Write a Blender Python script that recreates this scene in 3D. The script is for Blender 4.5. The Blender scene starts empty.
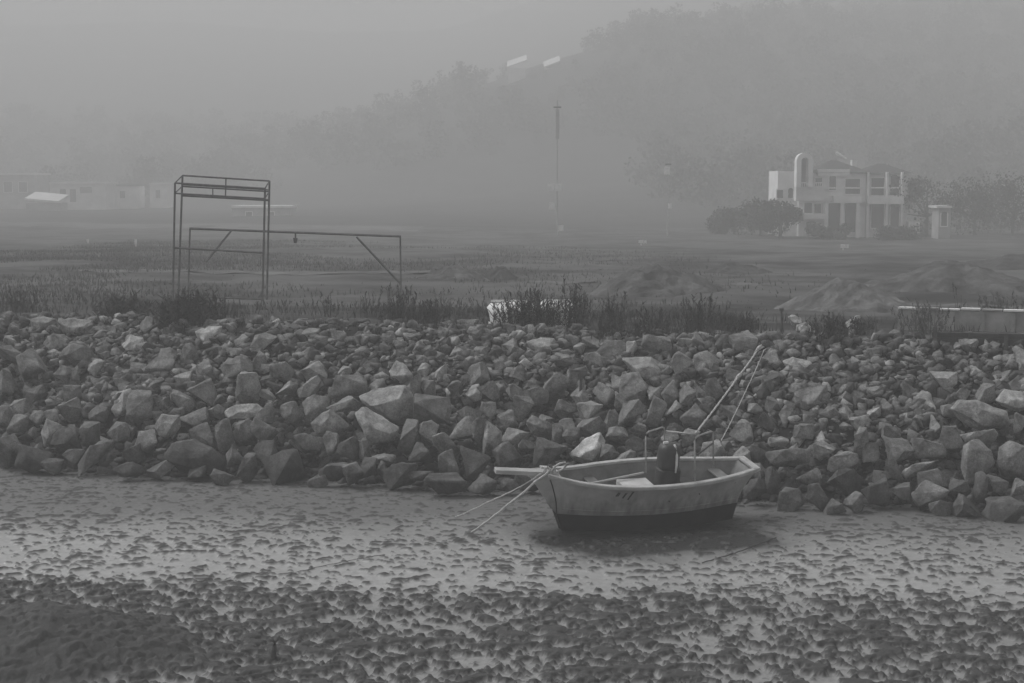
import bpy, bmesh, math, random
import numpy as np
from mathutils import Vector, Matrix, noise as mnoise

S = bpy.context.scene
COL = S.collection
R = math.radians
rng = np.random.default_rng(11)
random.seed(11)

# ------------------------------------------------------------------ camera
F = 1700.0; CAMZ = 7.1; PITCH = math.atan(161.5 / 1700.0)
cam = bpy.data.cameras.new('camera'); cam.sensor_width = 36; cam.lens = 36 * F / 1024
cam.clip_start = 0.5; cam.clip_end = 4000
co = bpy.data.objects.new('camera', cam); COL.objects.link(co)
co.location = (0, 0, CAMZ); co.rotation_euler = (R(90) - PITCH, 0, 0)
S.camera = co
FWD = Vector((0, math.cos(PITCH), -math.sin(PITCH))); UP = Vector((0, math.sin(PITCH), math.cos(PITCH)))


def ray(px, py):
    return FWD + Vector((1, 0, 0)) * ((px - 512) / F) + UP * ((341.5 - py) / F)


def at(px, py, Y):
    d = ray(px, py)
    return Vector((0, 0, CAMZ)) + d * (Y / d.y)


def project(p):
    d = Vector(p) - Vector((0, 0, CAMZ)); z = d.dot(FWD)
    return 512 + F * d.x / z, 341.5 - F * d.dot(UP) / z, z


# ------------------------------------------------------------------ numpy noise
_P = rng.permutation(512); _G = rng.uniform(0, 2 * np.pi, 512)


def perlin(x, y):
    x = np.asarray(x, float); y = np.asarray(y, float)
    xi = np.floor(x).astype(int); yi = np.floor(y).astype(int)
    xf = x - xi; yf = y - yi
    u = xf * xf * xf * (xf * (xf * 6 - 15) + 10); v = yf * yf * yf * (yf * (yf * 6 - 15) + 10)

    def g(ix, iy, fx, fy):
        a = _G[_P[(ix + _P[iy % 512]) % 512]]
        return np.cos(a) * fx + np.sin(a) * fy
    n00 = g(xi, yi, xf, yf); n10 = g(xi + 1, yi, xf - 1, yf)
    n01 = g(xi, yi + 1, xf, yf - 1); n11 = g(xi + 1, yi + 1, xf - 1, yf - 1)
    return (n00 * (1 - u) + n10 * u) * (1 - v) + (n01 * (1 - u) + n11 * u) * v


def fbm(x, y, o=4):
    s = 0; a = 1.0
    for k in range(o):
        s = s + a * perlin(x * 2 ** k + 17.3 * k, y * 2 ** k + 5.1 * k); a *= .5
    return s


def sstep(a, b, x):
    t = np.clip((np.asarray(x, float) - a) / (b - a), 0, 1)
    return t * t * (3 - 2 * t)


# ------------------------------------------------------------------ the lie of the land
BANK_H = 3.1


def foot_y(x):
    x = np.clip(x, -60, 60)
    return 37.55 - .242 * x + .25 * np.sin(x * .9) + .15 * np.sin(x * 2.3 + 1)


def top_y(x):
    x = np.clip(x, -60, 60)
    return 44.76 - .287 * x + .3 * np.sin(x * .5 + 2)


def land(x, y):
    """height of bank, field and hills behind the mud"""
    x = np.asarray(x, float); y = np.asarray(y, float)
    yf = foot_y(x); yt = top_y(x)
    t = np.clip((y - yf) / (yt - yf), -.3, 1)
    z = BANK_H * np.where(t < 0, t * .6, t)
    z = z + .12 * fbm(x * .7, y * .7, 3) * np.clip(t * 3, 0, 1)
    d = y - yt
    z = z - .7 * sstep(0, 26, d) - 1.8 * sstep(20, 150, d)
    z = z + .25 * fbm(x * .06, y * .06, 3) * sstep(2, 30, d)
    # right-hand wooded hill
    ridge = 36 + 14 * sstep(40, 220, x) + 5 * fbm(x * .012 + 2, y * .012, 3)
    z = z + ridge * sstep(236, 640, y) * sstep(-70, 105, x)
    # hill far behind, right across the view
    z = z + (112 + 6 * fbm(x * .006, y * .006, 3)) * np.clip((y - 470) / 720, 0, 1) ** 1.15
    # spur with the hillside houses
    z = z + 24 * sstep(380, 495, y) * (1 - sstep(520, 700, y)) * np.exp(-((x - 20) / 80) ** 2)
    return z


def gap(x, y):
    """how far soil and rubble lie below the stones' own surface"""
    t = (y - foot_y(x)) / (top_y(x) - foot_y(x))
    k = sstep(-.02, .08, t) * (1 - sstep(.5, .75, t))
    loose = sstep(5.2, 6.6, x) * (1 - sstep(9.4, 10.6, x)) * sstep(.3, .5, t)
    loose = np.maximum(loose, sstep(-11.5, -11, x) * (1 - sstep(-8.5, -7.8, x)) * sstep(.3, .42, t) * (1 - sstep(.6, .7, t)))
    return .55 * k * (1 - loose)


def ground(px, py, y0=30, y1=700):
    """where the sight line through a pixel meets the land"""
    d = ray(px, py); o = Vector((0, 0, CAMZ))
    ys = np.linspace(y0, y1, 6000)
    xs = d.x / d.y * ys; zs = CAMZ + d.z / d.y * ys
    h = land(xs, ys); k = np.argmax(zs <= h)
    if zs[k] > h[k]: k = len(ys) - 1
    return Vector((xs[k], ys[k], float(h[k])))


# ------------------------------------------------------------------ helpers
def link(o, parent=None):
    COL.objects.link(o)
    if parent: o.parent = parent
    return o


def tag(o, label=None, cat=None, group=None, kind=None):
    if label: o['label'] = label
    if cat: o['category'] = cat
    if group: o['group'] = group
    if kind: o['kind'] = kind
    return o


def empty(name, loc=(0, 0, 0), rz=0):
    o = bpy.data.objects.new(name, None); o.location = loc; o.rotation_euler = (0, 0, rz)
    o.empty_display_size = .2
    return link(o)


class MB:
    """collects shapes for one mesh object"""

    def __init__(s): s.v = []; s.f = []; s.m = []

    def add(s, vs, fs, mi=0):
        n = len(s.v); s.v += [tuple(v) for v in vs]
        s.f += [tuple(i + n for i in f) for f in fs]; s.m += [mi] * len(fs)
        return s

    def box(s, a, b, mi=0):
        (x0, y0, z0), (x1, y1, z1) = a, b
        return s.add([(x0, y0, z0), (x1, y0, z0), (x1, y1, z0), (x0, y1, z0), (x0, y0, z1), (x1, y0, z1), (x1, y1, z1), (x0, y1, z1)],
                     [(0, 3, 2, 1), (4, 5, 6, 7), (0, 1, 5, 4), (1, 2, 6, 5), (2, 3, 7, 6), (3, 0, 4, 7)], mi)

    def tube(s, pts, r, n=8, mi=0, cap=True):
        pts = [Vector(p) for p in pts]; rs = r if isinstance(r, (list, tuple)) else [r] * len(pts)
        rings = []
        for i, p in enumerate(pts):
            t = (pts[min(i + 1, len(pts) - 1)] - pts[max(i - 1, 0)]).normalized()
            a = t.cross(Vector((0, 0, 1)) if abs(t.z) < .9 else Vector((1, 0, 0))).normalized(); b = t.cross(a)
            rings.append([p + (a * math.cos(2 * math.pi * k / n) + b * math.sin(2 * math.pi * k / n)) * rs[i] for k in range(n)])
        vs = [v for q in rings for v in q]; fs = []
        for i in range(len(pts) - 1):
            for k in range(n):
                fs.append((i * n + k, i * n + (k + 1) % n, (i + 1) * n + (k + 1) % n, (i + 1) * n + k))
        if cap:
            fs.append(tuple(range(n))); fs.append(tuple((len(pts) - 1) * n + k for k in reversed(range(n))))
        return s.add(vs, fs, mi)

    def bar(s, a, b, w, mi=0):
        return s.tube([a, b], w * .707, 4, mi)

    def build(s, name, mats, parent=None, smooth=False, bevel=0):
        me = bpy.data.meshes.new(name); me.from_pydata(s.v, [], s.f); me.update()
        for m in (mats if isinstance(mats, (list, tuple)) else [mats]): me.materials.append(m)
        me.polygons.foreach_set('material_index', s.m)
        o = bpy.data.objects.new(name, me); link(o, parent)
        bm = bmesh.new(); bm.from_mesh(me); bmesh.ops.recalc_face_normals(bm, faces=bm.faces)
        if bevel:
            bmesh.ops.bevel(bm, geom=list(bm.edges), offset=bevel, segments=2, profile=.5, affect='EDGES')
        bm.to_mesh(me); bm.free()
        if smooth:
            for p in me.polygons: p.use_smooth = True
        return o


def mesh_np(name, verts, faces, mats, midx=None, parent=None, smooth=False):
    me = bpy.data.meshes.new(name)
    verts = np.asarray(verts, np.float32); faces = np.asarray(faces, np.int32)
    k = faces.shape[1]
    me.vertices.add(len(verts)); me.vertices.foreach_set('co', verts.ravel())
    me.loops.add(faces.size); me.loops.foreach_set('vertex_index', faces.ravel())
    me.polygons.add(len(faces)); me.polygons.foreach_set('loop_start', np.arange(0, faces.size, k, dtype=np.int32))
    for m in (mats if isinstance(mats, (list, tuple)) else [mats]): me.materials.append(m)
    if midx is not None: me.polygons.foreach_set('material_index', np.asarray(midx, np.int32))
    me.polygons.foreach_set('use_smooth', np.full(len(faces), smooth))
    me.update(calc_edges=True); me.validate()
    return link(bpy.data.objects.new(name, me), parent)


def grid_faces(nx, ny):
    i = np.arange(nx - 1); j = np.arange(ny - 1)
    a = (j[:, None] * nx + i[None, :]).ravel()
    return np.stack([a, a + 1, a + 1 + nx, a + nx], 1)


# ------------------------------------------------------------------ materials
def mat(name, v, rough=.8, spot=0., scale=4., bump=0., bscale=None, objcol=False, spec=.4, v2=None, lo=.35, hi=.65, coords='Object', attr=None, detail=6, metal=0, coat=0):
    m = bpy.data.materials.new(name); m.use_nodes = True
    nt = m.node_tree; N = nt.nodes; L = nt.links; b = N['Principled BSDF']
    b.inputs['Roughness'].default_value = rough; b.inputs['Specular IOR Level'].default_value = spec
    b.inputs['Metallic'].default_value = metal; b.inputs['Coat Weight'].default_value = coat
    b.inputs['Base Color'].default_value = (v, v, v, 1)
    if spot or v2 is not None or bump:
        tc = N.new('ShaderNodeTexCoord')
        n = N.new('ShaderNodeTexNoise'); n.inputs['Scale'].default_value = scale; n.inputs['Detail'].default_value = detail
        n.inputs['Roughness'].default_value = .62
        L.new(tc.outputs[coords], n.inputs['Vector'])
        r = N.new('ShaderNodeValToRGB'); r.color_ramp.elements[0].position = lo; r.color_ramp.elements[1].position = hi
        a = v * (1 - spot) if v2 is None else v; c = v * (1 + spot) if v2 is None else v2
        r.color_ramp.elements[0].color = (a, a, a, 1); r.color_ramp.elements[1].color = (c, c, c, 1)
        L.new(n.outputs['Fac'], r.inputs['Fac']); out = r.outputs['Color']
        if objcol:
            oi = N.new('ShaderNodeObjectInfo'); mx = N.new('ShaderNodeMix'); mx.data_type = 'RGBA'; mx.blend_type = 'MULTIPLY'
            mx.inputs[0].default_value = 1; L.new(out, mx.inputs[6]); L.new(oi.outputs['Color'], mx.inputs[7]); out = mx.outputs[2]
        L.new(out, b.inputs['Base Color'])
        if bump:
            n2 = N.new('ShaderNodeTexNoise'); n2.inputs['Scale'].default_value = bscale or scale * 3; n2.inputs['Detail'].default_value = 8
            n2.inputs['Roughness'].default_value = .65
            L.new(tc.outputs[coords], n2.inputs['Vector'])
            bp = N.new('ShaderNodeBump'); bp.inputs['Strength'].default_value = 1; bp.inputs['Distance'].default_value = bump
            L.new(n2.outputs['Fac'], bp.inputs['Height']); L.new(bp.outputs['Normal'], b.inputs['Normal'])
    return m


M = {
    'rock': mat('rock', .27, .85, .42, 2.6, .05, 7, objcol=True, spec=.3),
    'stone': mat('rubble_stone', .135, .85, .55, 2.2, .02, 14, spec=.3),
    'soil': mat('bank_soil', .025, .95, .5, 1.3, .03, 8, spec=.2),
    'field': mat('field', .065, .95, .6, .16, .05, 1.5, spec=.1, lo=.4, hi=.6),
    'forest_floor': mat('forest_floor', .04, .95, .3, .1, spec=.1),
    'track': mat('track', .12, .95, .35, .35, spec=.1),
    'mound': mat('earth', .10, .95, .5, .9, .12, 2.5, spec=.1),
    'mound_dark': mat('dark_earth', .07, .95, .35, .6, .05, 3, spec=.1),
    'mound_pale': mat('pale_earth', .15, .95, .4, .9, .12, 2.5, spec=.1),
    'weed': mat('dry_weed', .075, .9, .55, 2.0, spec=.15),
    'weed_pale': mat('pale_weed', .15, .9, .3, 2.0, spec=.15),
    'leaf': mat('leaf', .07, .85, .5, .35, spec=.2),
    'bark': mat('bark', .06, .9, .3, 6, spec=.2),
    'steel': mat('rusty_steel', .075, .7, .45, 5, .003, 40, spec=.4),
    'steel_pale': mat('galvanised_tube', .34, .45, .25, 9, spec=.5),
    'tube_dark': mat('dark_tube', .05, .5, .3, 9, spec=.5),
    'hull': mat('hull_paint', .40, .55, .28, 2.2, .004, 6, spec=.45, lo=.3, hi=.7),
    'hull_dark': mat('antifouling_paint', .013, .85, .5, 3, .004, 10, spec=.12),
    'gunwale': mat('gunwale_paint', .45, .55, .22, 3, .003, 10, spec=.4),
    'inside': mat('hull_inside', .17, .6, .3, 2.5, spec=.4),
    'deckpale': mat('pale_board', .5, .6, .2, 3, spec=.4),
    'black': mat('black_marking', .02, .6, .2, 9, spec=.3),
    'cover': mat('engine_cover', .045, .5, .25, 4, .004, 12, spec=.5),
    'cover_low': mat('engine_lower', .025, .6, .3, 5, spec=.4),
    'white': mat('white_paint', .75, .6, .12, 4, spec=.4),
    'rope': mat('rope', .45, .9, .3, 30, .004, 80, spec=.2),
    'rope_dark': mat('muddy_rope', .06, .9, .3, 20, spec=.2),
    'wall_white': mat('villa_render', .8, .8, .12, .6, spec=.2),
    'wall_pale': mat('pale_render', .7, .85, .15, .5, spec=.2),
    'wall_grey': mat('grey_render', .4, .85, .2, .4, spec=.2),
    'roof_dark': mat('roof_tile', .07, .8, .25, 1.2, spec=.3),
    'roof_pale': mat('pale_sheet_roof', .75, .5, .1, .8, spec=.4),
    'pane': mat('window_glass', .10, .12, .2, .5, spec=.6),
    'concrete': mat('concrete', .3, .85, .35, 1.2, .01, 12, spec=.3),
    'concrete_dark': mat('stained_concrete', .05, .85, .4, 1.5, .01, 12, spec=.3),
    'timber': mat('old_timber', .10, .85, .35, 4, .005, 20, spec=.2),
}


def tint(m, kind):
    """stones: own tone of each loose stone, and the weed-dark tide mark low on the bank"""
    nt = m.node_tree; N = nt.nodes; L = nt.links; b = N['Principled BSDF']
    src = b.inputs['Base Color'].links[0].from_socket
    if kind == 'stone':
        a = N.new('ShaderNodeAttribute'); a.attribute_name = 'tone'; mx = N.new('ShaderNodeMix'); mx.data_type = 'RGBA'; mx.blend_type = 'MULTIPLY'
        mx.inputs[0].default_value = 1; L.new(src, mx.inputs[6]); L.new(a.outputs['Fac'], mx.inputs[7]); src = mx.outputs[2]
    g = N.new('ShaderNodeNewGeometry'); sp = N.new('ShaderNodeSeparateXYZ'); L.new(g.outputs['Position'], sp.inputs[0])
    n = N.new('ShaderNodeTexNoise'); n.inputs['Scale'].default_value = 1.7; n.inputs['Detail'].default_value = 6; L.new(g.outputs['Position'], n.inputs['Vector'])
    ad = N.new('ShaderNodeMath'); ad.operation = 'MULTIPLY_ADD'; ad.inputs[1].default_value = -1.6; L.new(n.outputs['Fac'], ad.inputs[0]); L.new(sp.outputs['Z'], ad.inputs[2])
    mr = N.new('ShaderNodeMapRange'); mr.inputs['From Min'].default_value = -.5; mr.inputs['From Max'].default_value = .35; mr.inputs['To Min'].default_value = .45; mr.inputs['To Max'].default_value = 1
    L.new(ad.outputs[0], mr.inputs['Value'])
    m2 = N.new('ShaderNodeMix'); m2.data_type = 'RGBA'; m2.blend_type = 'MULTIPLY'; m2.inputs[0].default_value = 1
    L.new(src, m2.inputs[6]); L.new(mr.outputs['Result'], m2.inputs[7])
    # veins and lichen blotches
    v = N.new('ShaderNodeTexNoise'); v.inputs['Scale'].default_value = 14; v.inputs['Detail'].default_value = 5; v.inputs['Distortion'].default_value = 1.5; L.new(g.outputs['Position'], v.inputs['Vector'])
    r = N.new('ShaderNodeMapRange'); r.inputs['From Min'].default_value = .35; r.inputs['From Max'].default_value = .7; r.inputs['To Min'].default_value = .72; r.inputs['To Max'].default_value = 1.3
    L.new(v.outputs['Fac'], r.inputs['Value'])
    m3 = N.new('ShaderNodeMix'); m3.data_type = 'RGBA'; m3.blend_type = 'MULTIPLY'; m3.inputs[0].default_value = 1
    L.new(m2.outputs[2], m3.inputs[6]); L.new(r.outputs['Result'], m3.inputs[7]); L.new(m3.outputs[2], b.inputs['Base Color'])


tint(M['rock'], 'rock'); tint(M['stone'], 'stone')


def mud_material():
    m = bpy.data.materials.new('wet_mud'); m.use_nodes = True
    nt = m.node_tree; N = nt.nodes; L = nt.links; b = N['Principled BSDF']
    at_ = N.new('ShaderNodeAttribute'); at_.attribute_name = 'wet'
    tc = N.new('ShaderNodeTexCoord')
    n = N.new('ShaderNodeTexNoise'); n.inputs['Scale'].default_value = 5; n.inputs['Detail'].default_value = 8; n.inputs['Roughness'].default_value = .65
    L.new(tc.outputs['Object'], n.inputs['Vector'])
    r = N.new('ShaderNodeValToRGB'); r.color_ramp.elements[0].position = .35; r.color_ramp.elements[1].position = .68
    r.color_ramp.elements[0].color = (.28, .28, .28, 1); r.color_ramp.elements[1].color = (.42, .42, .42, 1)
    L.new(n.outputs['Fac'], r.inputs['Fac']); mx = N.new('ShaderNodeMix'); mx.data_type = 'RGBA'; mx.inputs[6].default_value = (.045, .045, .045, 1)
    L.new(at_.outputs['Fac'], mx.inputs[0]); L.new(r.outputs['Color'], mx.inputs[7]); 
    a2 = N.new('ShaderNodeAttribute'); a2.attribute_name = 'hull_shade'; m2 = N.new('ShaderNodeMix'); m2.data_type = 'RGBA'
    m2.inputs[7].default_value = (.012, .012, .012, 1); L.new(a2.outputs['Fac'], m2.inputs[0]); L.new(mx.outputs[2], m2.inputs[6]); L.new(m2.outputs[2], b.inputs['Base Color'])  # boat's soft shadow painted near-black into the mud colour
    mr = N.new('ShaderNodeMapRange'); mr.inputs['To Min'].default_value = .75; mr.inputs['To Max'].default_value = .42
    L.new(at_.outputs['Fac'], mr.inputs['Value']); m3 = N.new('ShaderNodeMix'); m3.inputs[3].default_value = .42; L.new(a2.outputs['Fac'], m3.inputs[0]); L.new(mr.outputs['Result'], m3.inputs[2]); L.new(m3.outputs[0], b.inputs['Roughness'])
    b.inputs['IOR'].default_value = 1.45; b.inputs['Specular IOR Level'].default_value = .5
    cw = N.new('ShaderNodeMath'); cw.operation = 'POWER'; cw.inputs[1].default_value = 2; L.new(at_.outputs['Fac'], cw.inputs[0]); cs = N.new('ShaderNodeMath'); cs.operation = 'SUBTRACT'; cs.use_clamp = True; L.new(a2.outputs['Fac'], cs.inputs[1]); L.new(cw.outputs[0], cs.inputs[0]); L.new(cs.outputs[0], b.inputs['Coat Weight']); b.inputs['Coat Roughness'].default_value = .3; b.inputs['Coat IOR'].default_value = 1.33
    n2 = N.new('ShaderNodeTexNoise'); n2.inputs['Scale'].default_value = 14; n2.inputs['Detail'].default_value = 7; n2.inputs['Roughness'].default_value = .6
    L.new(tc.outputs['Object'], n2.inputs['Vector'])
    bp = N.new('ShaderNodeBump'); bp.inputs['Distance'].default_value = .022; L.new(n2.outputs['Fac'], bp.inputs['Height'])
    L.new(bp.outputs['Normal'], b.inputs['Normal'])
    return m


def grime(m):
    """slime and splashes on the hull just over the waterline"""
    nt = m.node_tree; N = nt.nodes; L = nt.links; b = N['Principled BSDF']; src = b.inputs['Base Color'].links[0].from_socket
    tc = N.new('ShaderNodeTexCoord'); sp = N.new('ShaderNodeSeparateXYZ'); L.new(tc.outputs['Object'], sp.inputs[0])
    mp = N.new('ShaderNodeMapping'); mp.inputs['Scale'].default_value = (5, 5, 1.1); L.new(tc.outputs['Object'], mp.inputs[0])
    n = N.new('ShaderNodeTexNoise'); n.inputs['Scale'].default_value = 1.6; n.inputs['Detail'].default_value = 7; L.new(mp.outputs[0], n.inputs['Vector'])
    ad = N.new('ShaderNodeMath'); ad.operation = 'MULTIPLY_ADD'; ad.inputs[1].default_value = -.9; L.new(n.outputs['Fac'], ad.inputs[0]); L.new(sp.outputs['Z'], ad.inputs[2])
    mr = N.new('ShaderNodeMapRange'); mr.inputs['From Min'].default_value = -.16; mr.inputs['From Max'].default_value = .28; mr.inputs['To Min'].default_value = .35; mr.inputs['To Max'].default_value = 1
    L.new(ad.outputs[0], mr.inputs['Value'])
    mx = N.new('ShaderNodeMix'); mx.data_type = 'RGBA'; mx.blend_type = 'MULTIPLY'; mx.inputs[0].default_value = 1
    L.new(src, mx.inputs[6]); L.new(mr.outputs['Result'], mx.inputs[7]); L.new(mx.outputs[2], b.inputs['Base Color'])


grime(M['hull'])
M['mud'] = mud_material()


# ------------------------------------------------------------------ mud flat
def stretch(a, b, step, far_lo, far_hi, grow=1.25):
    c = list(np.arange(a, b, step)); lo = []; v = a; s = step
    while v > far_lo: s = min(s * grow, 60); v -= s; lo.append(max(v, far_lo))
    hi = []; v = c[-1]; s = step
    while v < far_hi: s = min(s * grow, 60); v += s; hi.append(min(v, far_hi))
    return np.array(sorted(set(lo)) + c + sorted(set(hi)))


EXT = 1300
gx = stretch(-12.5, 12.5, .036, -EXT, EXT); gy = stretch(23.2, 40.8, .034, -EXT, 60)
X, Y = np.meshgrid(gx, gy)
inz = ((X > -14) & (X < 14) & (Y > 22.5) & (Y < 42))


def mud_height(X, Y):
    band = 30.6 - .085 * X                                   # middle of the wet shining strip
    band = band + .5 * fbm(X * .22, Y * .22, 2)
    near = np.clip(sstep(-.5, -3.0, Y - band + .9 * fbm(X * .5, Y * .7, 3)), 0, 1)                       # churned zone towards the viewer
    shore = sstep(1.0, 5.6, Y - band + .5 * fbm(X * .4 + 3, Y * .4, 2))                         # smooth apron under the stones
    und = .05 * fbm(X * .25 + 9, Y * .25, 3)
    wx = X + .08 * fbm(X * 3, Y * 3, 2); wy = Y + .08 * fbm(X * 3 + 7, Y * 3, 2)
    n1 = perlin(wx / .31, wy / .25) + .75 * perlin(wx / .14 + 3, wy / .12) + .45 * perlin(wx / .075 + 5, wy / .075) + .25 * fbm(X * .5, Y * .5, 2)
    n2 = perlin(wx / .42 + 31, wy / .34 + 4) + .6 * perlin(wx / .14 + 8, wy / .13) + .3 * fbm(X * .4 + 5, Y * .4, 2)
    thr = .20 - .15 * near + .04 * shore + .22 * fbm(X * .35 + 11, Y * .6, 2)
    clod = sstep(0, .14 + .16 * near, n1 - thr) * (.05 + .035 * near) * (1 - .4 * shore) * (.7 + .6 * np.clip(n1 - thr, 0, 1))
    clod2 = sstep(0, .22, n2 - (.12 + .7 * (1 - near))) * .085
    mound = .62 * np.exp(-(((X + 7.6) / 2.5) ** 2 + ((Y - 24.9) / 1.9) ** 2) ** 1.4) * (1 + .25 * fbm(X * .8, Y * .8, 3))
    fine = (1 - .9 * np.exp(-(((X - 2.9) * .94 + (Y - 34.9) * .34) / 2.6) ** 4 - (((Y - 34.9) * .94 - (X - 2.9) * .34 + .8) / 1.6) ** 2)) * .016 * fbm(X * 6, Y * 6, 3) * (.35 + .65 * near) + .02 * np.clip(fbm(X * 3.3 + 4, Y * 3.3, 3), 0, 1) * near
    # a hollow the hull has pressed out, and the boat shadow painted in colour
    bx_, by_ = X - 2.9, Y - 34.9; u_ = bx_ * .94 + by_ * .34; v_ = -bx_ * .34 + by_ * .94
    hollow = np.exp(-((u_ / 2.5) ** 4 + (v_ / 1.0) ** 2))
    h = und * (1 - hollow) + np.maximum(clod, clod2) * (1 - hollow) * (1 - .45 * sstep(.1, .3, mound)) + mound + fine - .10 * hollow
    raised = np.clip(np.maximum(clod, clod2) / .05, 0, 1)
    wet = np.clip(1.0 - 1.15 * raised - .32 * near - .74 * shore, 0, 1) * (1 - sstep(.06, .2, mound))
    return h, np.clip(wet, 0, 1), np.clip(np.exp(-(((u_ + .45 + .5 * fbm(X * .9, Y * .7, 3)) / 2.15) ** 4 + ((v_ + 1.1 + .5 * fbm(X * 1.1 + 4, Y * .9, 3)) / 1.7) ** 2)) * 2.4, 0, 1)  # third value: mask of the boat's painted shadow


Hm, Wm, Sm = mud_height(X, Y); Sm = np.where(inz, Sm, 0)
Hm = np.where(inz, Hm, .05 * fbm(X * .25 + 9, Y * .25, 3)); Wm = np.where(inz, Wm, .5)
Hm = Hm - .6 * sstep(1.0, 5, Y - foot_y(X))                   # dives under the stone bank
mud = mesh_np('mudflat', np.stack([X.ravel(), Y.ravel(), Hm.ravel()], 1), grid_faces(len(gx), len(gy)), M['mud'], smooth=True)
tag(mud, kind='structure')
for nm_, arr_ in (('wet', Wm), ('hull_shade', Sm)):
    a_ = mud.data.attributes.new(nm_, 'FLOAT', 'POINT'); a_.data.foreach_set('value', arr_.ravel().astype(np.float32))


def mud_z(x, y):
    h, w, q = mud_height(np.array([x], float), np.array([y], float)); return float(h[0])


# ------------------------------------------------------------------ bank, field, hills
def terrain(name, gx, ts, fy, m):
    Xg, T = np.meshgrid(gx, ts); Yg = fy(Xg, T); Z = land(Xg, Yg) - (gap(Xg, Yg) if name == 'bank' else 0)
    o = mesh_np(name, np.stack([Xg.ravel(), Yg.ravel(), Z.ravel()], 1), grid_faces(len(gx), len(ts)), m, smooth=True)
    return tag(o, kind='structure')


bx = stretch(-20, 20, .22, -EXT, EXT)
terrain('bank', bx, np.linspace(-.12, 1.12, 40), lambda x, t: foot_y(x) + t * (top_y(x) - foot_y(x)), M['soil'])
fx = stretch(-40, 40, .8, -EXT, EXT, 1.12)
tt = np.concatenate([np.linspace(0, .12, 50), np.linspace(.12, 1, 90)[1:]])
y_back = 232.0
terrain('field', fx, tt, lambda x, t: (top_y(x) + (foot_y(x) - top_y(x)) * -.12) * (1 - t) + y_back * t, M['field'])
terrain('hills', fx, np.linspace(0, 1, 150), lambda x, t: y_back * (1 - t) + EXT * t, M['forest_floor'])


def strip(name, pts, w, m, lift=.03):
    """a pale track lying on the field"""
    vs = []; fs = []
    P = []
    for (a, b) in zip(pts[:-1], pts[1:]):
        for k in range(12): P.append(a.lerp(b, k / 12))
    P.append(pts[-1])
    for i, p in enumerate(P):
        ww = w * (.7 + .5 * abs(mnoise.noise(p * .3)))
        for q in (-ww, -ww * .3, ww * .3, ww):
            y = p.y + q; vs.append((p.x, y, float(land(p.x, y)) + lift))
    for i in range(len(P) - 1):
        for k in range(3):
            a = i * 4 + k; fs.append((a, a + 1, a + 5, a + 4))
    return tag(mesh_np(name, vs, fs, m, smooth=True), kind='structure')


strip('path', [ground(528, 281.5), ground(640, 283), ground(762, 287)], .8, M['track'])
strip('dirt_track', [ground(80, 270), ground(165, 271), ground(300, 272.5), ground(430, 272)], 2.4, M['track'])
strip('access_road', [ground(-40, 224), ground(100, 226), ground(260, 227), ground(420, 229)], 14, M['track'], .05)
strip('lane', [ground(905, 305), ground(1000, 307), ground(1120, 310)], .9, M['track'])


# ------------------------------------------------------------------ stones of the bank
def rock_mesh(name, w, h, d, ang=0, outline=None, box=.6, sub=2, rough=.055, seed=0):
    """angular stone: convex hull, softened edges, weathered faces; axes: x right, y depth, z up"""
    rs = random.Random(seed)
    pts = []
    if outline:
        for (x, z) in outline:
            y = rs.uniform(-.2, .2) * d; pts.append(Vector((x, y, z)))
            pts.append(Vector((x * .97, y + .34 * d, z * .97)))
        cx = sum(p[0] for p in outline) / len(outline); cz = sum(p[1] for p in outline) / len(outline)
        for (x, z) in outline:
            k = rs.uniform(.35, .75)
            pts.append(Vector((cx + (x - cx) * k, -rs.uniform(.3, .46) * d, cz + (z - cz) * k - .08 * h)))
            pts.append(Vector((cx + (x - cx) * k, rs.uniform(.35, .5) * d, cz + (z - cz) * k)))
    else:
        n = rs.randint(8, 14)
        for i in range(n):
            v = Vector((rs.gauss(0, 1), rs.gauss(0, 1), rs.gauss(0, 1))).normalized()
            k = max(abs(v.x), abs(v.y), abs(v.z)); v = v / (k ** box) * rs.uniform(.82, 1.05)
            pts.append(Vector((v.x, v.y, v.z)))
        lo = [min(p[i] for p in pts) for i in range(3)]; hi = [max(p[i] for p in pts) for i in range(3)]
        pts = [Vector(((p[i] - lo[i]) / (hi[i] - lo[i]) - .5) * s for i, s in enumerate((w, d, h))) for p in pts]
        if ang:
            mt = Matrix.Rotation(-ang, 4, 'Y'); pts = [mt @ p for p in pts]
    bm = bmesh.new()
    for p in pts: bm.verts.new(p)
    r = bmesh.ops.convex_hull(bm, input=bm.verts)
    bmesh.ops.delete(bm, geom=list({e for e in r['geom_interior'] + r['geom_unused'] if isinstance(e, bmesh.types.BMVert)}), context='VERTS')
    bmesh.ops.dissolve_limit(bm, angle_limit=R(14), verts=bm.verts, edges=bm.edges)
    s = (w + h) / 2
    bmesh.ops.bevel(bm, geom=list(bm.edges), offset=s * rs.uniform(.015, .045), segments=2 if sub else 1, profile=.6, affect='EDGES', clamp_overlap=True)
    bmesh.ops.triangulate(bm, faces=bm.faces)
    if sub:
        for it in range(sub):
            lim = s * (.22 if it == 0 else .12)
            es = [e for e in bm.edges if e.calc_length() > lim]
            if es:
                bmesh.ops.subdivide_edges(bm, edges=es, cuts=1); bmesh.ops.triangulate(bm, faces=bm.faces)
        off = Vector((seed * 3.1 % 97, seed * 1.7 % 89, 0))
        bm.normal_update()
        for v in bm.verts:
            q = v.co / s
            k = mnoise.noise(q * 2.2 + off) * 1.1 + mnoise.noise(q * 5.5 + off) * .5 + mnoise.noise(q * 13 + off) * .22
            v.co += v.normal * k * rough * s
    for f in bm.faces: f.smooth = True
    me = bpy.data.meshes.new(name); bm.to_mesh(me); bm.free()
    me.materials.append(M['rock'])
    return me


K = 3.105
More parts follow.
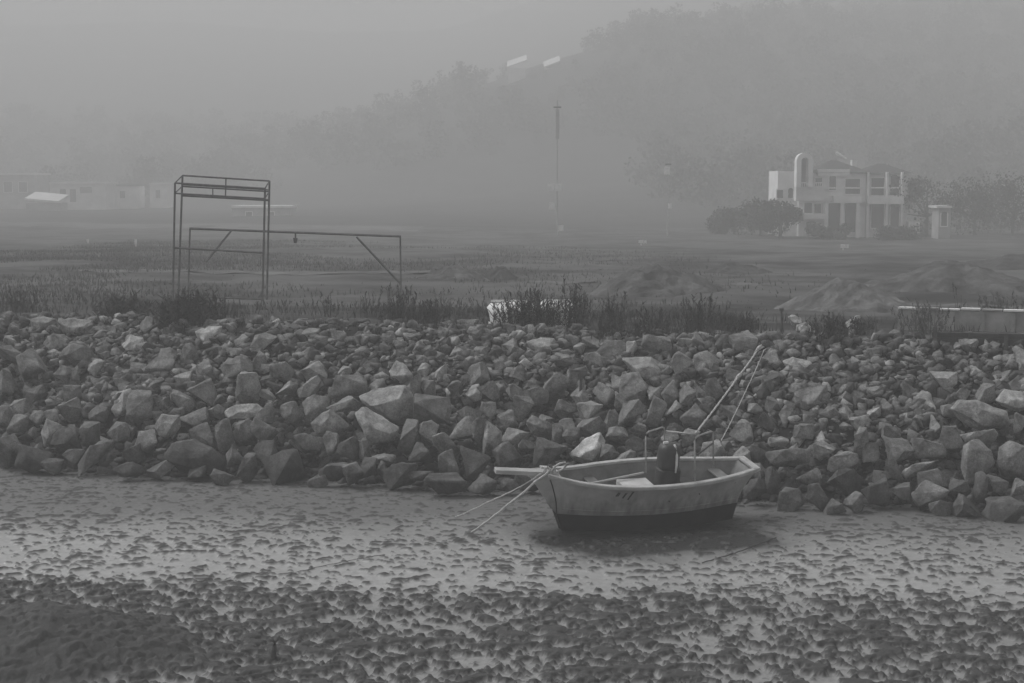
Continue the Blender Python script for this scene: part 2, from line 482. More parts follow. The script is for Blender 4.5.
# (x, y, w, h, tone, tilt) as read in 3.105x enlargements of four parts of the bank; tone 0 dark .. 1 pale
TILES = {
    (0, 280): [(240, 250, 110, 75, .4, 0), (95, 285, 90, 100, .45, 20), (505, 265, 92, 80, .42, 0), (175, 200, 82, 50, .45, -5),
               (570, 313, 56, 45, .65, 0), (585, 240, 62, 60, .35, 20), (640, 285, 60, 60, .45, 0), (735, 290, 95, 80, .45, 30), (770, 340, 82, 85, .55, 0),
               (570, 385, 76, 68, .45, 0), (635, 365, 82, 72, .42, 20), (58, 400, 82, 48, .5, 0), (375, 398, 60, 62, .6, 30), (440, 410, 78, 96, .4, 0),
               (600, 430, 105, 60, .4, 0), (160, 485, 66, 80, .65, -10), (215, 508, 108, 100, .3, 0), (62, 450, 62, 52, .4, 0),
               (28, 540, 80, 95, .45, 0), (290, 490, 90, 80, .35, -30), (370, 480, 72, 60, .45, 0), (118, 560, 112, 82, .22, 0), (165, 580, 66, 45, .5, 0),
               (300, 566, 112, 90, .5, 10), (232, 560, 72, 55, .4, 0), (460, 520, 78, 76, .45, 0), (510, 590, 105, 45, .6, 15),
               (410, 590, 100, 42, .25, 0), (612, 603, 62, 34, .45, 10), (735, 545, 72, 60, .45, 0), (700, 490, 58, 88, .42, 15),
               (765, 480, 72, 80, .4, 0), (630, 490, 82, 68, .38, 0), (768, 592, 60, 78, .42, 0), (40, 250, 80, 70, .35, 0), (15, 330, 60, 80, .4, 0),
               (365, 365, 55, 30, .5, 0), (430, 285, 50, 40, .5, 0), (480, 345, 60, 50, .38, 0), (350, 175, 30, 50, .45, 0), (515, 180, 30, 50, .45, 0),
               (420, 545, 70, 60, .3, 0), (120, 435, 52, 50, .4, 0), (195, 300, 60, 50, .4, 0), (15, 440, 50, 75, .4, 20), (385, 325, 55, 35, .5, 0), (500, 390, 56, 45, .42, 0)],
    (256, 280): [(88, 292, 92, 66, .5, 0), (172, 340, 84, 46, .6, 45), (285, 340, 126, 70, .35, 0), (450, 300, 95, 70, .65, -5), (497, 340, 36, 78, .6, 0),
                 (568, 298, 56, 56, .65, 10), (537, 342, 50, 54, .45, 20), (688, 300, 74, 58, .38, 35), (275, 390, 110, 42, .5, 5), (185, 400, 82, 70, .45, 0),
                 (112, 420, 72, 64, .4, 0), (550, 412, 112, 82, .3, 0), (592, 430, 56, 66, .65, 30), (662, 422, 74, 56, .42, 0), (720, 410, 52, 50, .48, 0),
                 (475, 500, 68, 100, .32, 0), (540, 488, 76, 82, .58, 30), (508, 542, 72, 60, .3, 0), (592, 525, 84, 88, .52, 5), (635, 470, 94, 62, .45, 10),
                 (698, 482, 56, 88, .42, 10), (735, 510, 62, 104, .55, 0), (782, 440, 62, 52, .4, 0), (778, 552, 100, 72, .42, 0), (680, 582, 92, 96, .3, 0),
                 (600, 582, 68, 82, .5, 0), (588, 640, 130, 56, .32, 0), (450, 615, 102, 76, .38, 0), (300, 615, 76, 72, .55, 0), (195, 625, 62, 42, .6, 0),
                 (245, 602, 92, 56, .35, 20), (90, 590, 142, 100, .25, 0), (155, 510, 115, 60, .5, 10), (288, 530, 66, 66, .28, 0), (235, 515, 50, 70, .42, 0),
                 (395, 556, 76, 26, .65, -12), (338, 540, 36, 62, .38, 0), (700, 640, 92, 60, .55, 10), (512, 605, 82, 40, .45, 15), (30, 480, 82, 80, .35, 0),
                 (28, 420, 62, 62, .42, 0), (95, 345, 72, 40, .55, 15), (505, 222, 56, 46, .42, 20), (618, 350, 50, 60, .4, 0), (722, 352, 60, 50, .4, 20),
                 (668, 145, 84, 38, .5, 0), (30, 540, 70, 60, .32, 0), (345, 590, 60, 60, .3, 0), (400, 600, 40, 60, .35, 0), (10, 260, 50, 60, .4, 0), (378, 330, 44, 36, .55, 0)],
    (480, 280): [(95, 222, 56, 56, .42, 0), (470, 228, 36, 56, .75, 0), (545, 225, 106, 76, .45, -20), (625, 272, 66, 76, .55, 0),
                 (410, 232, 92, 66, .4, 0), (345, 202, 72, 40, .42, -20), (225, 337, 112, 82, .42, 0), (292, 315, 50, 62, .38, 0), (385, 357, 64, 66, .55, 30),
                 (475, 342, 86, 82, .42, 0), (430, 325, 50, 62, .5, 30), (165, 362, 100, 62, .5, -25), (128, 405, 66, 72, .48, -20), (205, 390, 60, 72, .45, 0),
                 (270, 412, 76, 58, .38, -15), (340, 412, 76, 48, .6, 0), (347, 465, 86, 58, .45, 10), (406, 442, 44, 60, .42, 0), (470, 420, 86, 76, .4, 0),
                 (433, 385, 40, 60, .48, 20), (545, 417, 66, 90, .42, 0), (600, 402, 56, 50, .62, 0), (642, 365, 62, 56, .42, 30), (682, 350, 30, 62, .48, 10),
                 (722, 345, 62, 66, .32, 0), (660, 425, 82, 68, .35, 0), (95, 445, 86, 60, .35, 0), (185, 465, 88, 50, .5, -25), (243, 478, 40, 52, .42, 0),
                 (285, 486, 62, 42, .4, 0), (30, 500, 62, 80, .55, 0), (110, 490, 100, 42, .5, 0), (80, 552, 122, 72, .4, 0), (155, 525, 92, 96, .38, 25),
                 (218, 545, 104, 94, .32, 0), (400, 552, 62, 60, .4, -20), (425, 490, 68, 60, .48, 30), (500, 522, 112, 58, .35, 0),
                 (720, 540, 80, 62, .6, 10), (22, 640, 62, 70, .4, 0), (92, 642, 60, 40, .48, 0), (208, 440, 50, 40, .5, 15), (270, 455, 56, 40, .48, 0), (590, 360, 60, 70, .38, 0),
                 (490, 470, 50, 40, .5, 0), (640, 200, 60, 36, .55, 10), (30, 350, 60, 50, .4, 0), (25, 410, 60, 50, .45, 0), (355, 255, 70, 50, .42, 0), (265, 270, 60, 50, .4, 0), (780, 420, 60, 44, .42, 0)],
    (768, 320): [(205, 90, 38, 32, .7, 0), (130, 248, 120, 66, .45, 10), (56, 302, 52, 82, .42, 0), (282, 327, 72, 46, .62, 0), (322, 297, 54, 52, .65, -20),
                 (372, 292, 46, 68, .38, 0), (440, 235, 58, 72, .32, 0), (487, 265, 56, 66, .62, 20), (540, 197, 76, 54, .62, 0), (670, 235, 62, 60, .42, 0),
                 (643, 165, 46, 42, .75, 20), (782, 140, 44, 82, .5, 0), (782, 330, 52, 68, .48, 0), (650, 380, 115, 72, .62, 0),
                 (642, 450, 106, 110, .5, 0), (560, 390, 72, 92, .32, 0), (478, 325, 62, 48, .45, 0), (520, 335, 36, 56, .5, 0), (400, 412, 92, 78, .4, 0),
                 (290, 392, 54, 90, .42, 0), (228, 445, 96, 52, .52, 5), (472, 463, 122, 36, .65, 18), (380, 350, 60, 44, .4, 0), (238, 510, 112, 74, .28, 0),
                 (120, 490, 78, 52, .52, 0), (60, 572, 96, 70, .55, 10), (150, 562, 68, 80, .38, 0), (204, 587, 66, 56, .52, 0), (265, 575, 66, 66, .6, -10),
                 (332, 545, 92, 80, .28, 0), (412, 540, 80, 62, .5, 25), (500, 550, 100, 70, .52, 30), (535, 585, 76, 46, .55, -10), (620, 592, 84, 80, .45, 0),
                 (740, 602, 130, 78, .38, 10), (722, 566, 92, 28, .5, 0), (660, 530, 56, 82, .35, -20), (60, 430, 142, 56, .42, 0), (175, 407, 72, 56, .55, 15),
                 (592, 530, 82, 60, .4, 0), (705, 515, 72, 42, .52, -20), (772, 520, 62, 52, .58, 20), (30, 382, 64, 32, .6, 0), (15, 505, 52, 80, .3, 0),
                 (490, 412, 102, 62, .38, -15), (500, 500, 92, 52, .45, 10), (385, 470, 60, 60, .4, 0), (355, 500, 60, 50, .35, 0), (235, 285, 50, 40, .5, 0), (15, 270, 50, 50, .4, 0),
                 (600, 240, 50, 44, .4, 0), (110, 350, 76, 40, .38, 0), (200, 300, 52, 44, .45, 0), (320, 420, 50, 60, .35, 0), (430, 460, 70, 44, .38, 0)],
}
# stones one can name: label, landmark phrase, tile origin, outline in the enlargement, tone
NAMED = [
    ('pale wedge shaped boulder, broad flat face, tallest pale stone left of centre', 'the pale wedge boulder', (256, 280), [(313, 425), (335, 408), (445, 478), (436, 512), (345, 527), (325, 480)], .72),
    ('long slab boulder with light top lying just above the pale wedge', 'the slab above the wedge', (256, 280), [(318, 378), (378, 352), (465, 344), (485, 372), (502, 425), (470, 462), (430, 458), (345, 405)], .62),
    ('broad grey five sided boulder left of the pale wedge', 'the five sided boulder', (256, 280), [(173, 452), (200, 425), (230, 411), (292, 462), (268, 488), (188, 486)], .5),
    ('big dark rounded boulder on the mud at the foot of the bank', 'the big dark rounded boulder', (0, 280), [(515, 560), (540, 515), (600, 508), (665, 530), (705, 575), (700, 612), (560, 612)], .22),
    ('pale squarish block high on the bank under the weeds by the steel tower', 'the high pale block', (0, 280), [(608, 168), (650, 152), (690, 152), (692, 185), (668, 212), (622, 210)], .8),
    ('pale cube like block below the dark bush', 'the pale cube block', (0, 280), [(375, 208), (408, 180), (445, 190), (457, 218), (432, 248), (398, 240)], .75),
    ('low flat grey slab, second from the left along the bank crest', 'the crest slab', (0, 280), [(182, 133), (230, 126), (285, 135), (290, 165), (255, 185), (200, 172)], .58),
    ('grey brick shaped slab, first from the left along the bank crest', 'the brick shaped slab', (0, 280), [(98, 126), (130, 120), (178, 124), (182, 150), (115, 165), (100, 152)], .52),
    ('cracked boulder with a pale upper left edge', 'the cracked boulder', (0, 280), [(480, 465), (505, 425), (560, 430), (560, 470), (520, 503), (490, 490)], .62),
    ('long pale topped slab near the lower steel tower line, right of the cracked boulder', 'the pale topped slab', (0, 280), [(695, 415), (730, 396), (800, 392), (830, 420), (790, 440), (745, 432), (700, 430)], .65),
    ('pale holed stone on the crest behind the middle of the bank', 'the holed pale stone', (480, 280), [(147, 200), (190, 186), (230, 190), (245, 222), (225, 248), (160, 246)], .72),
    ('big light diamond shaped slab in the upper middle of the bank', 'the diamond slab', (480, 280), [(443, 256), (530, 248), (592, 292), (552, 336), (505, 315), (465, 292)], .68),
    ('light angular boulder with a raised rim right of the diamond slab', 'the rimmed boulder', (480, 280), [(660, 240), (705, 228), (748, 262), (720, 300), (680, 305), (662, 290)], .62),
    ('pale rough boulder just above the bow of the beached boat', 'the pale boulder above the bow', (480, 280), [(278, 552), (318, 515), (372, 488), (392, 515), (385, 560), (350, 582), (295, 575)], .92),
    ('pale flat stone with a dark hollow below the rope stake', 'the hollow pale stone', (768, 320), [(46, 135), (75, 122), (135, 135), (138, 150), (95, 168), (60, 160)], .78),
    ('long rounded slab at the right end of the bank', 'the long right slab', (768, 320), [(568, 288), (590, 260), (650, 258), (735, 295), (752, 332), (735, 350), (640, 345), (592, 318)], .6),
    ('light rounded boulder above the long slab at the right edge', 'the light right boulder', (768, 320), [(703, 258), (740, 226), (795, 235), (815, 270), (780, 292), (728, 280)], .68),
    ('tall smooth egg shaped boulder below the long right slab', 'the egg shaped boulder', (768, 320), [(708, 470), (718, 410), (750, 388), (790, 400), (805, 460), (780, 502), (730, 505)], .45),
    ('round grey boulder with a dark spot under the stake on the crest', 'the spotted round boulder', (690, 310), None, .42),
]


def tone_v(t): return .30 + 1.85 * t ** 1.75


stones = []   # [name-label or None, px, py, w, h, obj, tone]


def place_rock(px, py, w, h, tone, ang=0, outline=None, seed=0):
    g = ground(px, py, 30, 60)
    s = g.y / F / math.cos(PITCH)
    W = w * s; Hh = h * s * 1.08
    D = (.75 + .3 * ((seed * 37) % 10) / 10) * math.sqrt(W * Hh) * (1.1 if not outline else .95)
    ol = [((x - px) * s, (py - y) * s) for (x, y) in outline] if outline else None
    me = rock_mesh('boulder', W, Hh, D, R(ang), ol, seed=seed, box=.45 + .4 * ((seed * 53) % 10) / 10)
    o = link(bpy.data.objects.new('boulder', me))
    c = g + Vector((0, -.16 * D, .12 * Hh))
    o.location = c
    v = tone_v(tone) * random.uniform(.93, 1.07); o.color = (v, v, v, 1)
    return o


seed = 1
for lab, ph, org, ol, tone in NAMED:
    if ol:
        pts = [(org[0] + x / K, org[1] + y / K) for (x, y) in ol]
        xs = [p[0] for p in pts]; ys = [p[1] for p in pts]
        cx, cy = (min(xs) + max(xs)) / 2, (min(ys) + max(ys)) / 2; w, h = max(xs) - min(xs), max(ys) - min(ys)
        o = place_rock(cx, cy, w, h, tone, 0, pts, seed)
    else:
        cx, cy, w, h = 742, 347, 28, 24
        o = place_rock(cx, cy, w, h, tone, 0, None, seed)
    stones.append([lab, cx, cy, w, h, o, tone, ph]); seed += 1
for org, lst in TILES.items():
    for (x, y, w, h, tone, ang) in lst:
        px, py = org[0] + x / K, org[1] + y / K
        if any(abs(px - q[1]) < (w / K + q[3]) * .26 and abs(py - q[2]) < (h / K + q[4]) * .26 for q in stones): continue
        if 556 < px < 735 and py > 474: continue
        stones.append([None, px, py, w / K, h / K, place_rock(px, py, w / K * 1.05, h / K * 1.06, tone, ang, None, seed), tone, None]); seed += 1
# the rest of the larger stones, packed into the gaps left


def row(px):
    a = ground_edge(px, 0); b = ground_edge(px, 1); return a, b


def ground_edge(px, t):
    x = 0.
    for k in range(30):
        y = float(foot_y(x)) if t == 0 else float(top_y(x)); z = 0 if t == 0 else BANK_H
        x = (px - 512) / F * (y * math.cos(PITCH) - (z - CAMZ) * math.sin(PITCH))
    return project((x, y, z))[1]


EDGE = {px: (ground_edge(px, 0), ground_edge(px, 1)) for px in range(-60, 1100, 20)}


def edges(px):
    k = int(round(px / 20) * 20); return EDGE[max(-60, min(1080, k))]


tries = 0
NIND = 300
while len(stones) < NIND and tries < 60000:
    tries += 1
    px = random.uniform(-14, 1038); f0, t0 = edges(px); t = random.random() ** 1.1
    py = f0 + (t0 + 8 - f0) * t - 4
    big = 1 - t
    w = (15 + 10 * big) * random.uniform(.8, 1.35); h = w * random.uniform(.6, 1.0)
    if 770 < px < 930 and py < 385: continue
    if 570 < px < 735 and py > 478: continue
    k = .38 if tries < 20000 else .28 if tries < 40000 else .2
    if any(abs(px - q[1]) < (w + q[3]) * k and abs(py - q[2]) < (h + q[4]) * k for q in stones): continue
    tone = random.choice((.28, .35, .4, .45, .5, .55, .62)) - .08 * big
    stones.append([None, px, py, w, h, place_rock(px, py, w, h, tone, random.uniform(-30, 30), None, seed), tone, None]); seed += 1

# labels: each stone by its look and by its place round the nearest stone or thing one can name
MARKS = [(q[7], q[1], q[2]) for q in stones if q[7]] + [
    ("the boat's stern tip", 757, 466), ("the boat's bow plank", 497, 470), ('the iron T post', 580, 380), ('the engine in the boat', 667, 445)]
DIRS = ['right of', 'upper right of', 'above', 'upper left of', 'left of', 'lower left of', 'below', 'lower right of']
ORD = ['nearest', 'second', 'third', 'fourth', 'fifth', 'sixth', 'seventh', 'eighth', 'ninth', 'tenth', 'eleventh', 'twelfth']


def sector(dx, dy): return int(((math.degrees(math.atan2(-dy, dx)) + 360 + 22.5) % 360) // 45)


for q in stones:
    tag(q[5], q[0], 'rock', 'boulders piled on the stone bank')
    if q[0]: continue
    opts = []
    for ph, mx, my in MARKS:
        dx, dy = q[1] - mx, q[2] - my; d = math.hypot(dx, dy); sc = sector(dx, dy)
        rank = sum(1 for p in stones if p is not q and sector(p[1] - mx, p[2] - my) == sc and 0 < math.hypot(p[1] - mx, p[2] - my) < d)
        opts.append((rank + d / 400, rank, sc, ph))
    _, rank, sc, ph = min(opts)
    tone = 'pale' if q[6] > .57 else 'dark' if q[6] < .36 else 'grey'
    a = q[3] / q[4]; shape = 'flat' if a > 1.7 else 'upright' if a < .78 else 'blocky' if a < 1.25 else 'broad'
    size = 'large' if q[3] * q[4] > 900 else 'small' if q[3] * q[4] < 250 else 'middling'
    q[5]['label'] = f"{size} {tone} {shape} boulder, {ORD[min(rank, 11)]} one {DIRS[sc]} {ph}"


# small rubble filling the gaps: nobody could count it
def rubble(n, name, sampler):
    tmpl = []
    for i in range(26):
        me = rock_mesh('t', 1, random.uniform(.55, .9), random.uniform(.7, 1), 0, None, seed=900 + i, sub=0)
        co_ = np.empty(len(me.vertices) * 3, np.float32); me.vertices.foreach_get('co', co_)
        fs = np.array([tuple(p.vertices) for p in me.polygons]); tmpl.append((co_.reshape(-1, 3), fs)); bpy.data.meshes.remove(me)
    V = []; Fc = []; off = 0; TN = []
    for i in range(n):
        p, s = sampler()
        v, f = tmpl[i % 26]; m = np.array(Matrix.Rotation(random.uniform(0, 6.3), 3, 'Z') @ Matrix.Rotation(random.uniform(-.5, .5), 3, 'X'))
        V.append(v @ m.T * s + np.array(p)); Fc.append(f + off); off += len(v); TN.append(np.full(len(v), random.uniform(.35, 1.5) if random.random() > .06 else 2.2, np.float32))
    o = mesh_np(name, np.concatenate(V), np.concatenate(Fc), M['stone'], smooth=True)
    a = o.data.attributes.new('tone', 'FLOAT', 'POINT'); a.data.foreach_set('value', np.concatenate(TN))
    return tag(o, 'loose grey rubble filling the gaps between the boulders', 'rubble', kind='stuff')


def bank_sampler():
    while True:
        x = random.uniform(-15, 15); t = random.uniform(.05, 1.1)
        if t > 1 and random.random() < .5: continue
        y = float(foot_y(x)) + t * (float(top_y(x)) - float(foot_y(x)))
        s = random.uniform(.14, .44) if t < .7 else random.uniform(.08, .42)
        if random.random() < .5: s *= .55
        return (x, y, float(land(x, y) - gap(x, y)) + s * .2), s


rubble(15000, 'rubble', bank_sampler)


# ------------------------------------------------------------------ grass and weeds
def blades(name, pts, hmin, hmax, wid, m, label=None, kind='stuff', lean=.75, cat='grass'):
    n = len(pts); P = np.asarray(pts, float)
    h = rng.uniform(hmin, hmax, n); a = rng.uniform(0, 2 * np.pi, n); l = rng.uniform(.05, lean, n) * h; b = rng.uniform(0, 2 * np.pi, n)
    dx = np.cos(a) * wid; dy = np.sin(a) * wid
    tip = P + np.stack([np.cos(b) * l, np.sin(b) * l, h], 1); mid = P + np.stack([np.cos(b) * l * .3, np.sin(b) * l * .3, h * .55], 1)
    d = np.stack([dx, dy, 0 * dx], 1)
    V = np.stack([P - d, P + d, mid + d * .7, mid - d * .7, tip], 1).reshape(-1, 3)
    i = np.arange(n) * 5
    f1 = np.stack([i, i + 1, i + 2], 1); f2 = np.stack([i, i + 2, i + 3], 1); f3 = np.stack([i + 3, i + 2, i + 4], 1)
    o = mesh_np(name, V, np.concatenate([f1, f2, f3]), m)
    return tag(o, label, cat, kind=kind)


def crest_pts(n, lo, hi, x0=-22, x1=22, dens=None):
    x = rng.uniform(x0, x1, n); d = lo + (hi - lo) * rng.random(n) ** 1.2
    px_ = 512 + x / (top_y(x) + d) * F
    pr = .14 + .75 * sstep(90, 130, px_) * (1 - sstep(215, 255, px_)) + .75 * sstep(370, 400, px_) * (1 - sstep(740, 780, px_))
    keep = (fbm(x * .9 + 3, d * .6, 3) > .02) & (rng.random(n) < pr)
    x = x[keep]; d = d[keep]
    y = top_y(x) + d
    return np.stack([x, y, land(x, y) - .02], 1)


blades('grass', crest_pts(60000, -.5, 9), .10, .36, .012, M['weed'], 'short rough grass along the crest of the bank')
blades('meadow_grass', crest_pts(16000, 8, 60, -48, 48), .05, .13, .02, M['field'], 'thin grass on the hazy field behind the bank')


def weed_clump(px, py, wpx, hpx, n, label, pale=False, bushy=.0):
    g = ground(px, py, 38, 90); s = g.y / F
    root_w = wpx * s / 2; H = hpx * s * 1.15
    mb_v = []; mb_f = []

    def quad(p, q, w):
        a = random.uniform(0, math.pi); d = Vector((math.cos(a) * w, math.sin(a) * w, 0)); k = len(mb_v)
        mb_v.extend([p - d, p + d, q + d * .5, q - d * .5]); mb_f.append((k, k + 1, k + 2, k + 3))
    for i in range(n):
        r = random.gauss(0, .45); r = max(-1, min(1, r))
        x = r * root_w; y = random.uniform(-.6, .6) * min(root_w, .8)
        b = Vector((x, y, float(land(g.x + x, g.y + y)) - g.z - .03)); hh = H * random.uniform(.35, 1.0) * (1 - .35 * abs(r))
        t = b + Vector((random.uniform(-.28, .28) * hh + r * .15 * hh, random.uniform(-.1, .1) * hh, hh))
        m1 = b.lerp(t, .5) + Vector((random.uniform(-.02, .02), 0, 0)); quad(b, m1, .013); quad(m1, t, .010)
        for k in range(random.randint(4, 9)):
            u = random.uniform(.25 - .2 * bushy, 1); p = b.lerp(t, u); l = random.uniform(.05, .16) * (1 + bushy)
            quad(p, p + Vector((random.uniform(-1, 1) * l, random.uniform(-1, 1) * l, random.uniform(.1, 1) * l)), .012 + .016 * bushy)
        if random.random() < .5:   # seed head
            for k in range(5):
                p = t + Vector((0, 0, -.05 * k)); quad(p, p + Vector((random.uniform(-.05, .05), 0, .07)), .02)
    o = mesh_np('weed_clump', [tuple(v) for v in mb_v], mb_f, M['weed_pale'] if pale else M['weed'])
    o.location = g
    return tag(o, label, 'weeds', 'weed clumps along the bank crest')


weed_clump(190, 324, 70, 34, 230, 'dense dark bush like weeds under the left leg of the steel tower', bushy=.9)
weed_clump(125, 318, 60, 22, 120, 'low dark weeds left of the bush by the steel tower', bushy=.7)
weed_clump(22, 312, 60, 24, 80, 'sparse weeds at the far left end of the crest')
weed_clump(402, 324, 46, 40, 70, 'tall thin weeds around the right post of the gantry', bushy=.2)
weed_clump(430, 326, 40, 26, 70, 'short weeds directly right of the gantry post weeds')
weed_clump(372, 318, 24, 30, 18, 'few bare stalks just left of the gantry post weeds')
weed_clump(330, 316, 20, 24, 14, 'two or three lone stalks in the middle of the gantry span')
weed_clump(530, 330, 74, 38, 220, 'thick dark weeds hiding the middle of the white hull', bushy=.5)
weed_clump(572, 328, 34, 46, 60, 'tallest dark weeds at the right end of the white hull', bushy=.4)
weed_clump(612, 336, 40, 46, 60, 'upright spiky weeds with one tall stalk above the diamond slab', bushy=.1)
weed_clump(650, 334, 40, 26, 60, 'short weeds between the spiky weeds and the pointed weeds')
weed_clump(700, 334, 50, 40, 80, 'pointed loose weeds left of the round spotted boulder', bushy=.1)
weed_clump(745, 332, 40, 20, 60, 'low dark weeds left of the rope stake')
weed_clump(830, 340, 44, 26, 80, 'weeds in front of the pale broken concrete', bushy=.2)
weed_clump(862, 336, 30, 20, 50, 'low weeds right of the pale broken concrete')
weed_clump(925, 334, 60, 34, 70, 'pale reedy weeds in front of the concrete wall left end', pale=True)
weed_clump(1000, 330, 60, 36, 70, 'pale reedy weeds in front of the concrete wall right end', pale=True)
weed_clump(958, 320, 12, 40, 7, 'single bare tall stalk standing behind the concrete wall')

# reeds far out on the left side of the field


def reed_pts(px0, px1, py, spread, n):
    a = ground(px0, py); b = ground(px1, py); t = rng.random(n); x = a.x + (b.x - a.x) * t; y = a.y + (b.y - a.y) * t + rng.uniform(-spread, spread, n)
    k = (fbm(x * .05, y * .05, 3) > -.1) & (rng.random(n) > ((x - a.x) / (b.x - a.x)) ** 2)
    x = x[k]; y = y[k]
    return np.stack([x, y, land(x, y)], 1)


blades('reeds', np.concatenate([reed_pts(-80, 330, 258, 60, 40000), reed_pts(-80, 760, 264, 50, 40000)]), .05, .28, .022, M['leaf'], 'dark reed bed on the hazy left side of the field', cat='reeds')


# ------------------------------------------------------------------ mounds of earth
def mound(px, py, wpx, hpx, m, label, seed):
    g = ground(px, py, 40, 230); s = g.y / F; w = wpx * s / 2; h = hpx * s * 1.05
    n = 70; u = np.linspace(-1.25, 1.25, n); A, B = np.meshgrid(u, u)
    r = np.sqrt(A * A + B * B + .09) - .14 + .26 * fbm(A * 1.3 + seed * 3, B * 1.3, 3) + .10 * fbm(A * 6 + seed, B * 6, 3); hh = np.clip(1 - r, 0, 1) * h * 1.1
    Xw = A * w; Yw = B * w * .8; base = land(g.x + Xw, g.y + Yw) - g.z - .08 - .4 * sstep(1, 1.2, r)
    o = mesh_np('earth_mound', np.stack([Xw.ravel(), Yw.ravel(), (base + hh).ravel()], 1), grid_faces(n, n), m, smooth=True)
    o.location = g
    return tag(o, label, 'earth mound', 'earth mounds on the field')


mound(655, 293, 130, 30, M['mound'], 'large grey cone of earth behind the middle of the field', 1)
mound(848, 309, 130, 34, M['mound_pale'], 'pale steep earth heap behind the broken concrete', 2)
mound(498, 280, 40, 15, M['mound_dark'], 'small dark earth heap right of the gantry', 3)
mound(455, 279, 70, 15, M['mound'], 'low grey rise beside the small dark heap', 4)
mound(735, 274, 70, 13, M['mound_dark'], 'low dark heap beyond the large grey cone', 5)
mound(955, 289, 180, 30, M['mound'], 'wide grey earth heap below the villa garden', 6)
mound(1010, 268, 110, 15, M['mound_dark'], 'dark heap at the right edge behind the wide grey heap', 7)


# ------------------------------------------------------------------ beached boat
YAW, HEEL, PIT = R(19.8), R(11.0), R(.2)
boat = empty('fishing_boat', (1.669, 34.71, 0))
boat.rotation_mode = 'QUATERNION'
BM = Matrix.Rotation(YAW, 4, 'Z') @ Matrix.Rotation(-PIT, 4, 'Y') @ Matrix.Rotation(HEEL, 4, 'X')
boat.rotation_quaternion = BM.to_quaternion()
BW = Matrix.Translation(boat.location) @ BM; BI = BW.inverted()
tag(boat, 'small open fishing boat with pale sides and dark bottom beached on the mud', 'boat')


def bl(px, py, Y): return BI @ at(px, py, Y)


XB, XS = -1.16, 3.53
US = np.array([0, .1, .2, .33, .5, .66, .8, .92, 1.])


def cur(vals, u): return np.interp(u, np.linspace(0, 1, 200), np.convolve(np.pad(np.interp(np.linspace(0, 1, 200), US, vals), 14, mode='reflect', reflect_type='odd'), np.ones(29) / 29, 'valid'))


def hb(u): return float(cur([.25, .41, .585, .755, .84, .79, .65, .48, .36], u))
def hz(u): return float(cur([1.25, 1.13, 1.075, 1.055, 1.05, 1.055, 1.06, 1.085, 1.12], u))
def wbr(u): return float(cur([.10, .25, .37, .47, .53, .50, .40, .29, .22], u))
def wx(u): return -.86 + u * (3.20 + .86)


def section(u, inset=0.):
    """half section from gunwale down to the keel: (x, half breadth, z)"""
    B, Z, W = hb(u) - inset, hz(u), max(.03, wbr(u) - inset); X0 = XB + (XS - XB) * u; X1 = wx(u)
    X2 = -.62 + u * (3.08 + .62); wz = .335
    out = []
    for t in (0, .12, .3, .5, .7, .88, 1):
        k = t ** .8; fl = 1 - (1 - t) ** 1.5
        out.append((X0 + (X1 - X0) * (1 - (1 - t) ** 1.6), B + (W - B) * fl, Z + (wz - Z) * t))
    for t in (.35, .7, 1):
        out.append((X1 + (X2 - X1) * t, W * (1 - .12 * t), wz + (-.26 - wz) * t))
    out.append((X2, .0, -.3))
    return out


NS = 44
secs = [section(i / (NS - 1)) for i in range(NS)]
np_ = len(secs[0])
mb = MB()
for side in (-1, 1):
    vs = [(x, side * b, z) for s in secs for (x, b, z) in s]; fs = []; mi = []
    for i in range(NS - 1):
        for k in range(np_ - 1):
            f = (i * np_ + k, i * np_ + k + 1, (i + 1) * np_ + k + 1, (i + 1) * np_ + k)
            mb.add([], []); fs.append(f); mi.append(0 if k < 6 else 1)
    n0 = len(mb.v); mb.v += vs; mb.f += [tuple(j + n0 for j in f) for f in fs]; mb.m += mi
# bow panel: bulges forward like a spoon; stern transom: flat and raked
for i_end, bulge in ((0, .42), (NS - 1, -.03)):
    s = secs[i_end]; nn = 9; vs = []; fs = []; mi = []
    for k, (x, b, z) in enumerate(s):
        t = min(1, k / 6.)
        for j in range(nn):
            y = -1 + 2 * j / (nn - 1)
            vs.append((x - bulge * (1 - y * y) ** .7 * (1 - t) ** .75, b * y, z))
    for k in range(np_ - 1):
        for j in range(nn - 1):
            a = k * nn + j; fs.append((a, a + 1, a + 1 + nn, a + nn)); mi.append(0 if k < 6 else 1)
    n0 = len(mb.v); mb.v += vs; mb.f += [tuple(j + n0 for j in f) for f in fs]; mb.m += mi
hull = mb.build('hull', [M['hull'], M['hull_dark']], boat, smooth=True)
# inner skin with floor
mb = MB(); NI = 40
ins = []
for i in range(NI):
    u = .03 + .94 * i / (NI - 1); s = section(u, .05); g_ = s[0]; ins.append([(g_[0], g_[1], g_[2] - .012)] + [(x, b, z) for (x, b, z) in s[1:5]] + [(s[4][0], 0, s[4][2] - .01)])
kk = len(ins[0])
for side in (-1, 1):
    mb.add([(x, side * b, z) for s in ins for (x, b, z) in s], [(i * kk + k, (i + 1) * kk + k, (i + 1) * kk + k + 1, i * kk + k + 1) for i in range(NI - 1) for k in range(kk - 1)])
for s in (ins[0], ins[-1]):
    p = [(x, b, z) for (x, b, z) in s]; mb.add(p + [(x, -b, z) for (x, b, z) in p], [(k, k + 1, kk + k + 1, kk + k) for k in range(kk - 1)])
mb.build('hull_lining', M['inside'], boat)
